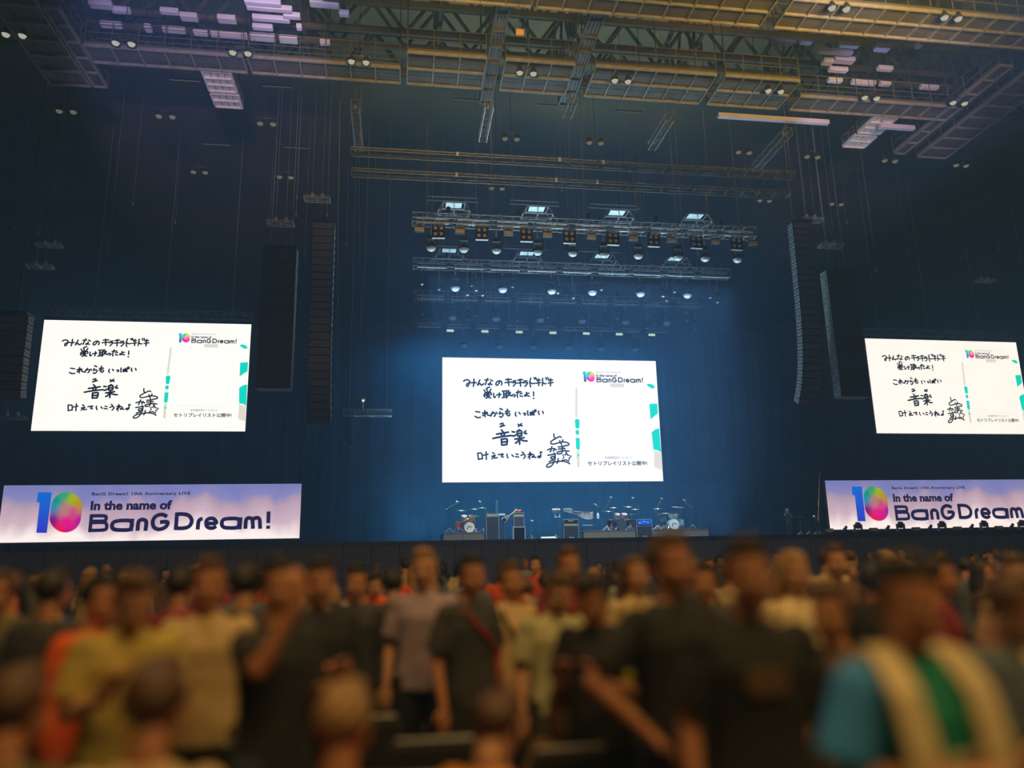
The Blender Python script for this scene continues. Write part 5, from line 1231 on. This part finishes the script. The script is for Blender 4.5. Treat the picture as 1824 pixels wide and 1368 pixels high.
def phone_in(t, p, i=1):
    c = p.wr[i]+p.hd[i]*0.10; R = Matrix.Rotation(0.35, 3, 'X')
    o = MB().bbox((0, 0, 0), (.075, .009, .155), .004, R).build('smartphone', mat('phone_black', (.02, .02, .025), .2)); o.matrix_world = Matrix.Translation(t.location) @ Matrix.Rotation(t.rotation_euler[2], 4, 'Z') @ Matrix.Scale(t.scale[0], 4) @ Matrix.Translation(c+Vector((0, -.03, .02)))
    return o
# near and middle people, each described as seen
def print_patch(w_, h, z, m, nm='print'):
    def f(t, p): MB().bbox((0, -.137, z), (w_, .006, h), .002).build(nm, m, t)
    return f
def towel_and_print(t, p):
    for k in (-1, 1):
        pts = [Vector((k*.03, .075, 1.46)), Vector((k*.085, .04, 1.475)), Vector((k*.115, -.03, 1.455)), Vector((k*.125, -.105, 1.36)), Vector((k*.125, -.14, 1.22)), Vector((k*.13, -.150, 1.06)), Vector((k*.14, -.155, .90))]
        b = MB(); n = len(pts); vs = []
        for q in pts: vs += [q+Vector((-.05, 0, 0)), q+Vector((.05, 0, 0)), q+Vector((.05, -.016, .006)), q+Vector((-.05, -.016, .006))]
        fs = [(4*i+a, 4*i+(a+1) % 4, 4*i+4+(a+1) % 4, 4*i+4+a) for i in range(n-1) for a in range(4)]+[(3, 2, 1, 0), (4*n-4, 4*n-3, 4*n-2, 4*n-1)]
        b.add(vs, fs).build('towel', FAB['cream'], t)
    MB().bbox((0, -.138, 1.13), (.17, .008, .16), .003).build('shirt_print', FAB['pale green'], t)
    MB().bbox((.055, -.146, 1.13), (.05, .008, .14), .003).build('print_figure_block', FAB['maroon'], t)
    for i in (0, 1): put('sleeve', cache(('slv', i), lambda: sleeves(p, i)), t, FAB['sky blue'])
def sleeves(p, i):
    b = MB(); s_, e = p.sh[i], p.el[i]
    if 1:
        b.tube(s_.lerp(e, .05), s_.lerp(e, .86), .083, .083, n=14); b.ball(s_.lerp(e, .05), .083, 14, 8)
    return remesh(b, 0.012, 'sleeves', [FAB['sky blue']], 2)
def badge_lime(t, p): MB().bbox((.18, -.06, 1.12), (.05, .08, .24), .01).build('lime_pouch', FAB['lime'], t)
def strap(t, p): MB().path([(-.12, -.10, 1.42), (-.02, -.145, 1.2), (.12, -.14, 1.0)], .014, 6).build('strap', FAB['brown'], t)

def red_bag(t, p): MB().bbox((.2, .06, 1.0), (.10, .16, .36), .03).path([(-.14, -.11, 1.42), (.02, -.145, 1.25), (.17, -.10, 1.12)], .012, 6).build('red_bag', FAB['red'], t)
A = person
A(1594, 984, 2.15, 'person in green T-shirt with blue sleeves and a cream towel round the neck, at right', 'chest', 0.15, 'green', 'denim', hairm=HAIRB, skin=1, extras=towel_and_print)
A(1322, 953, 2.4, 'person in black T-shirt with a tan chest print, standing largest in the middle right', 'down', -0.1, 'black', 'black', skin=1, extras=print_patch(.14, .085, 1.26, FAB['brown']))
A(1185, 946, 2.75, 'person in black T-shirt with bent bare arm, left of the black T-shirt with tan print', 'hip', 0.35, 'black', 'denim', hairm=HAIRN, skin=1)
t = A(1752, 1000, 2.5, 'person in slate blue top lowering the head, right of the person with the towel', 'phone', 0.7, 'slate', 'tan', hairm=HAIRN, skin=0, long=False)
A(1838, 1035, 2.3, 'person with yellow cap cut by the right photo edge', 'one_phone', 0.9, 'beige', 'tan', hair='cap', hairm=FAB['yellow'], skin=0)
A(1477, 1040, 3.3, 'person in brown top behind the towel wearer, facing left', 'down', -1.0, 'brown', 'denim', hairm=HAIRN, skin=1)
A(1060, 1008, 3.3, 'person in black top with a lime pouch at the side, middle of the crowd', 'phone', -0.6, 'black', 'black', hairm=HAIRB, skin=1, extras=badge_lime)
A(835, 985, 5.0, 'person in charcoal top with a red shoulder bag, centre left of the crowd', 'down', 0.6, 'charcoal', 'black', hairm=HAIRB, skin=1, extras=red_bag)
A(757, 975, 4.6, 'tall person in lavender shirt, left of the red shoulder bag', 'down', -0.2, 'lavender', 'black', hairm=HAIRT, skin=0)
A(905, 1000, 4.8, 'person in beige top with brown strap, right of the red shoulder bag', 'hip', 0.4, 'beige', 'denim', hairm=HAIRN, skin=1, extras=strap)
A(1405, 975, 4.4, 'person in cream top seen between the black T-shirt and the brown top', 'down', 0.3, 'cream', 'denim', hair='bob', hairm=HAIRT, skin=0)
A(985, 1012, 4.9, 'person in pale green top behind the lime pouch', 'one_phone', 0.1, 'pale green', 'charcoal', hairm=HAIRN, skin=0)
A(570, 990, 4.6, 'person in black jacket with reddish face, left middle of the crowd', 'chest', 0.5, 'black', 'black', hairm=HAIRB, skin=1, long=True, jacket=True)
A(640, 1005, 5.0, 'person in charcoal jacket with pale grey collar area, left of the lavender shirt', 'down', -0.4, 'charcoal', 'black', hairm=HAIRB, skin=1, long=True, jacket=True)
A(500, 992, 3.7, 'person in black T-shirt lifting a bare orange lit arm to the chest, left middle', 'raise', 0.9, 'black', 'denim', hairm=HAIRB, skin=1)
A(437, 1000, 4.5, 'person in charcoal top left of the raised bare arm', 'down', 2.9, 'charcoal', 'black', hairm=HAIRB, skin=0)
A(378, 990, 4.2, 'person in beige T-shirt with reddish face, behind the maroon shirt', 'down', 0.1, 'beige', 'olive', hairm=HAIRN, skin=1)
A(322, 1006, 3.8, 'person in maroon shirt with dark hair, left part of the crowd', 'down', 2.8, 'maroon', 'maroon', hairm=HAIRB, skin=1)
A(243, 1000, 3.8, 'person in olive yellow shirt between the maroon shirt and the orange red jacket', 'phone', 0.4, 'olive yellow', 'olive', hairm=HAIRN, skin=0)
A(178, 1020, 3.7, 'person in orange red jacket, left part of the crowd', 'down', 1.2, 'orange red', 'brown', hairm=HAIRB, skin=1, long=True, jacket=True)
A(95, 1010, 4.0, 'person in dark charcoal jacket left of the orange red jacket', 'down', 2.7, 'charcoal', 'black', hairm=HAIRB, skin=1, long=True, jacket=True)
A(20, 1012, 4.1, 'person in olive top at the left photo edge', 'chest', -0.5, 'olive', 'black', hairm=HAIRN, skin=1)
A(700, 1010, 6.5, 'person in charcoal top behind the lavender shirt, turned away', 'down', 3.0, 'charcoal', 'black', hairm=HAIRB, skin=0)
A(1125, 985, 5.2, 'person in beige top behind the bent bare arm', 'down', 0.5, 'beige', 'denim', hair='bob', hairm=HAIRN, skin=0)
A(1010, 972, 6.0, 'person in maroon top with reddish face, far behind the lime pouch', 'down', 0.2, 'maroon', 'denim', hairm=HAIRN, skin=1)
A(1255, 1000, 5.0, 'person in charcoal top between the two black T-shirts', 'down', -0.7, 'charcoal', 'denim', hairm=HAIRB, skin=1)
A(1660, 985, 4.4, 'person in maroon top behind the towel wearer at right', 'down', 0.9, 'maroon', 'denim', hairm=HAIRB, skin=1)
A(1548, 1000, 4.0, 'person in black jacket just left of the towel wearer', 'down', 2.5, 'black', 'black', hairm=HAIRB, skin=1, long=True, jacket=True)
A(1800, 985, 4.6, 'person in tan top far behind the yellow cap', 'down', -0.3, 'tan', 'denim', hairm=HAIRN, skin=0)
A(1480, 968, 6.0, 'person in brown jacket with orange lit face, behind the cream top at right', 'down', 0.2, 'brown', 'denim', hairm=HAIRN, skin=0, long=True, jacket=True)
# seated, close to the camera
A(275, 1165, 2.7, 'seated person in beige shirt with dark brown hair, lower left, seen from behind', 'sit', 3.05, 'beige', 'tan', hairm=HAIRN, skin=1)
A(118, 1225, 2.7, 'seated person in cream top turning the face, lower left corner', 'sit_phone', 1.9, 'cream', 'olive', hairm=HAIRB, skin=0)
A(432, 1240, 2.8, 'seated person in olive top with dark hair, right of the beige shirt', 'sit', 3.1, 'olive', 'black', hairm=HAIRB, skin=1)
A(608, 1210, 2.7, 'seated person in orange red shirt with tan hair, lower left middle', 'sit', 2.9, 'orange red', 'brown', hairm=HAIRT, skin=1)
A(872, 1220, 2.95, 'seated person in brown top with olive brown hair, lower middle', 'sit_phone', 2.4, 'orange', 'brown', hairm=HAIRN, skin=0)
A(1008, 1278, 2.35, 'seated person with large brown hair at the bottom edge, centre', 'sit', 3.2, 'brown', 'black', hair='bob', hairm=HAIRN, skin=1)
A(1500, 1310, 2.2, 'seated person in orange top at the bottom edge, below the towel wearer', 'sit', 2.6, 'orange', 'beige', hairm=HAIRT, skin=0)
A(1320, 1320, 2.2, 'seated person in tan cap at the bottom edge, below the black T-shirts', 'sit', 3.1, 'tan', 'tan', hair='cap', hairm=FAB['tan'], skin=0)
A(1165, 1300, 2.6, 'seated person in olive top below the bent bare arm', 'sit', 3.0, 'olive', 'olive', hairm=HAIRB, skin=1)
A(25, 1180, 2.9, 'seated person in olive jacket at the left photo edge', 'sit', 2.9, 'olive', 'black', hairm=HAIRN, skin=1, long=True, jacket=True)
A(100, 1115, 3.3, 'seated person in tan jacket with light brown hair, left', 'sit', 3.3, 'tan', 'black', hairm=HAIRT, skin=0, long=True, jacket=True)
A(610, 1130, 4.6, 'seated person in pale grey top, in the row before the black seats', 'sit', 3.0, 'pale grey', 'black', hairm=HAIRT, skin=0)
A(712, 1095, 5.0, 'seated person with beige cap before the lavender shirt', 'sit', 3.1, 'tan', 'black', hair='cap', hairm=FAB['beige'], skin=0)
A(770, 1120, 4.9, 'seated person in brown jacket beside the beige cap', 'sit', 2.9, 'brown', 'black', hairm=HAIRB, skin=1, long=True, jacket=True)
# farther rows
rnd = random.Random(11)
cols = ['black', 'charcoal', 'navy', 'brown', 'maroon', 'beige', 'olive', 'pale grey', 'tan', 'orange red', 'slate', 'black']
rowY = [6.8, 8.2, 9.8, 11.8, 14.2, 17.0, 20.5]
for r_, Y in enumerate(rowY):
    n = (11, 12, 13, 14, 14, 15, 15)[r_]; order = []
    for i in range(n):
        px = -10+1845*(i+0.5+rnd.uniform(-.28, .28))/n
        order.append((px, rnd.choice(cols), rnd.choice(['down', 'down', 'phone', 'one_phone', 'chest', 'hip']), rnd.uniform(1.58, 1.78), rnd.uniform(-1, 1)+(PI if rnd.random() < .65 else 0), rnd.choice(['short', 'short', 'bob', 'long']), rnd.choice([HAIRB, HAIRB, HAIRN, HAIRT]), rnd.randint(0, 2)))
    for i, (px, c, po, h, fa, hs, hm, sk) in enumerate(order):
        A(px, 990, Y, '%s-topped person in %s, %s' % (c, ['the sixth crowd row before the stage', 'the fifth crowd row before the stage', 'the fourth crowd row before the stage', 'the third crowd row before the stage', 'the second crowd row before the stage', 'the crowd row nearest the stage', 'the crowd line along the stage barrier'][r_ if r_ < 6 else 6], nth(i, n)),
          po, fa, c, rnd.choice(['denim', 'black', 'charcoal']), hs, hm, sk, height=h, group=None)
# person on the stage wing
def camera_prop(t, p): pass
q = P(1403, 908, 42.5)
POSES['stage'] = POSES['phone']
t = A(1403, 908, 42.5, 'person in dark clothes with raised hands, on the stage left of the right banner', 'raise', -0.2, 'charcoal', 'black', hairm=HAIRT, skin=0, height=1.68); t.location.z = DECK
PEOPLE.pop()
# ------------------------------------------------------------------ chairs
SEATM = mat('black_seat_pad', (0.03, 0.03, 0.032), 0.6); CHF = mat('grey_chair_frame', (0.17, 0.18, 0.19), 0.4, 0.6)
def chair(loc, rz, label, group, protos=[None]):
    if protos[0] is None:
        t = thing('folding_chair', label, 'chair', loc, rz, group)
        MB().bbox((0, 0, .445), (.44, .42, .05), .02).build('seat', SEATM, t)
        MB().bbox((0, .225, .71), (.44, .035, .26), .012, Matrix.Rotation(-.12, 3, 'X')).build('backrest', SEATM, t)
        MB().path([(-.215, .20, .42), (-.215, .235, .80), (-.19, .25, .855), (.19, .25, .855), (.215, .235, .80), (.215, .20, .42)], .012, 6).build('back_frame', CHF, t)
        for sx in (-1, 1):
            for sy in (-1, 1): MB().tube((sx*.205, sy*.15, .43), (sx*.215, sy*.21, .012), .012).build('leg', CHF, t)
        MB().tube((-.21, .19, .18), (.21, .19, .18), .009).tube((-.21, -.19, .18), (.21, -.19, .18), .009).build('stretcher', CHF, t)
        protos[0] = t; return t
    return dup(protos[0], loc=loc, rz=rz, label=label, group=group)
# chairs face the stage: backrest towards the camera
done = set()
RN = ['front row', 'second row', 'third row', 'fourth row', 'fifth row', 'sixth row']
for r_, Y in enumerate((3.0, 3.7, 4.35, 5.0, 5.7)):
    x0 = -0.60*Y; k = 0; items = []
    x = x0
    while x < 0.86*Y:
        ok = all((abs(px-x) > .42 or abs(py-Y) > .40) for (px, py, se) in PEOPLE if not se) and all((abs(px-x) > .52 or abs(py-Y) > .55) for (px, py, se) in PEOPLE if se)
        if ok: items.append(x)
        x += 0.56
    for i, x in enumerate(items): chair((x, Y, 0), PI, 'empty black folding chair, %s in the %s counted from the camera' % (nth(i, len(items)), RN[r_]), 'empty black folding chairs')
SEATED = ['under the beige shirted', 'under the cream topped', 'under the olive topped lower left', 'under the orange red shirted', 'under the orange topped lower middle', 'under the big brown haired', 'under the tan haired orange topped', 'under the tan capped', 'under the olive topped lower right', 'under the olive jacketed', 'under the tan jacketed', 'under the pale grey topped', 'under the beige capped', 'under the brown jacketed']
for k_, (px, py, se) in enumerate([q for q in PEOPLE if q[2]]):
    chair((px, py, 0), PI, 'black folding chair %s seated person' % SEATED[k_], 'occupied black folding chairs')
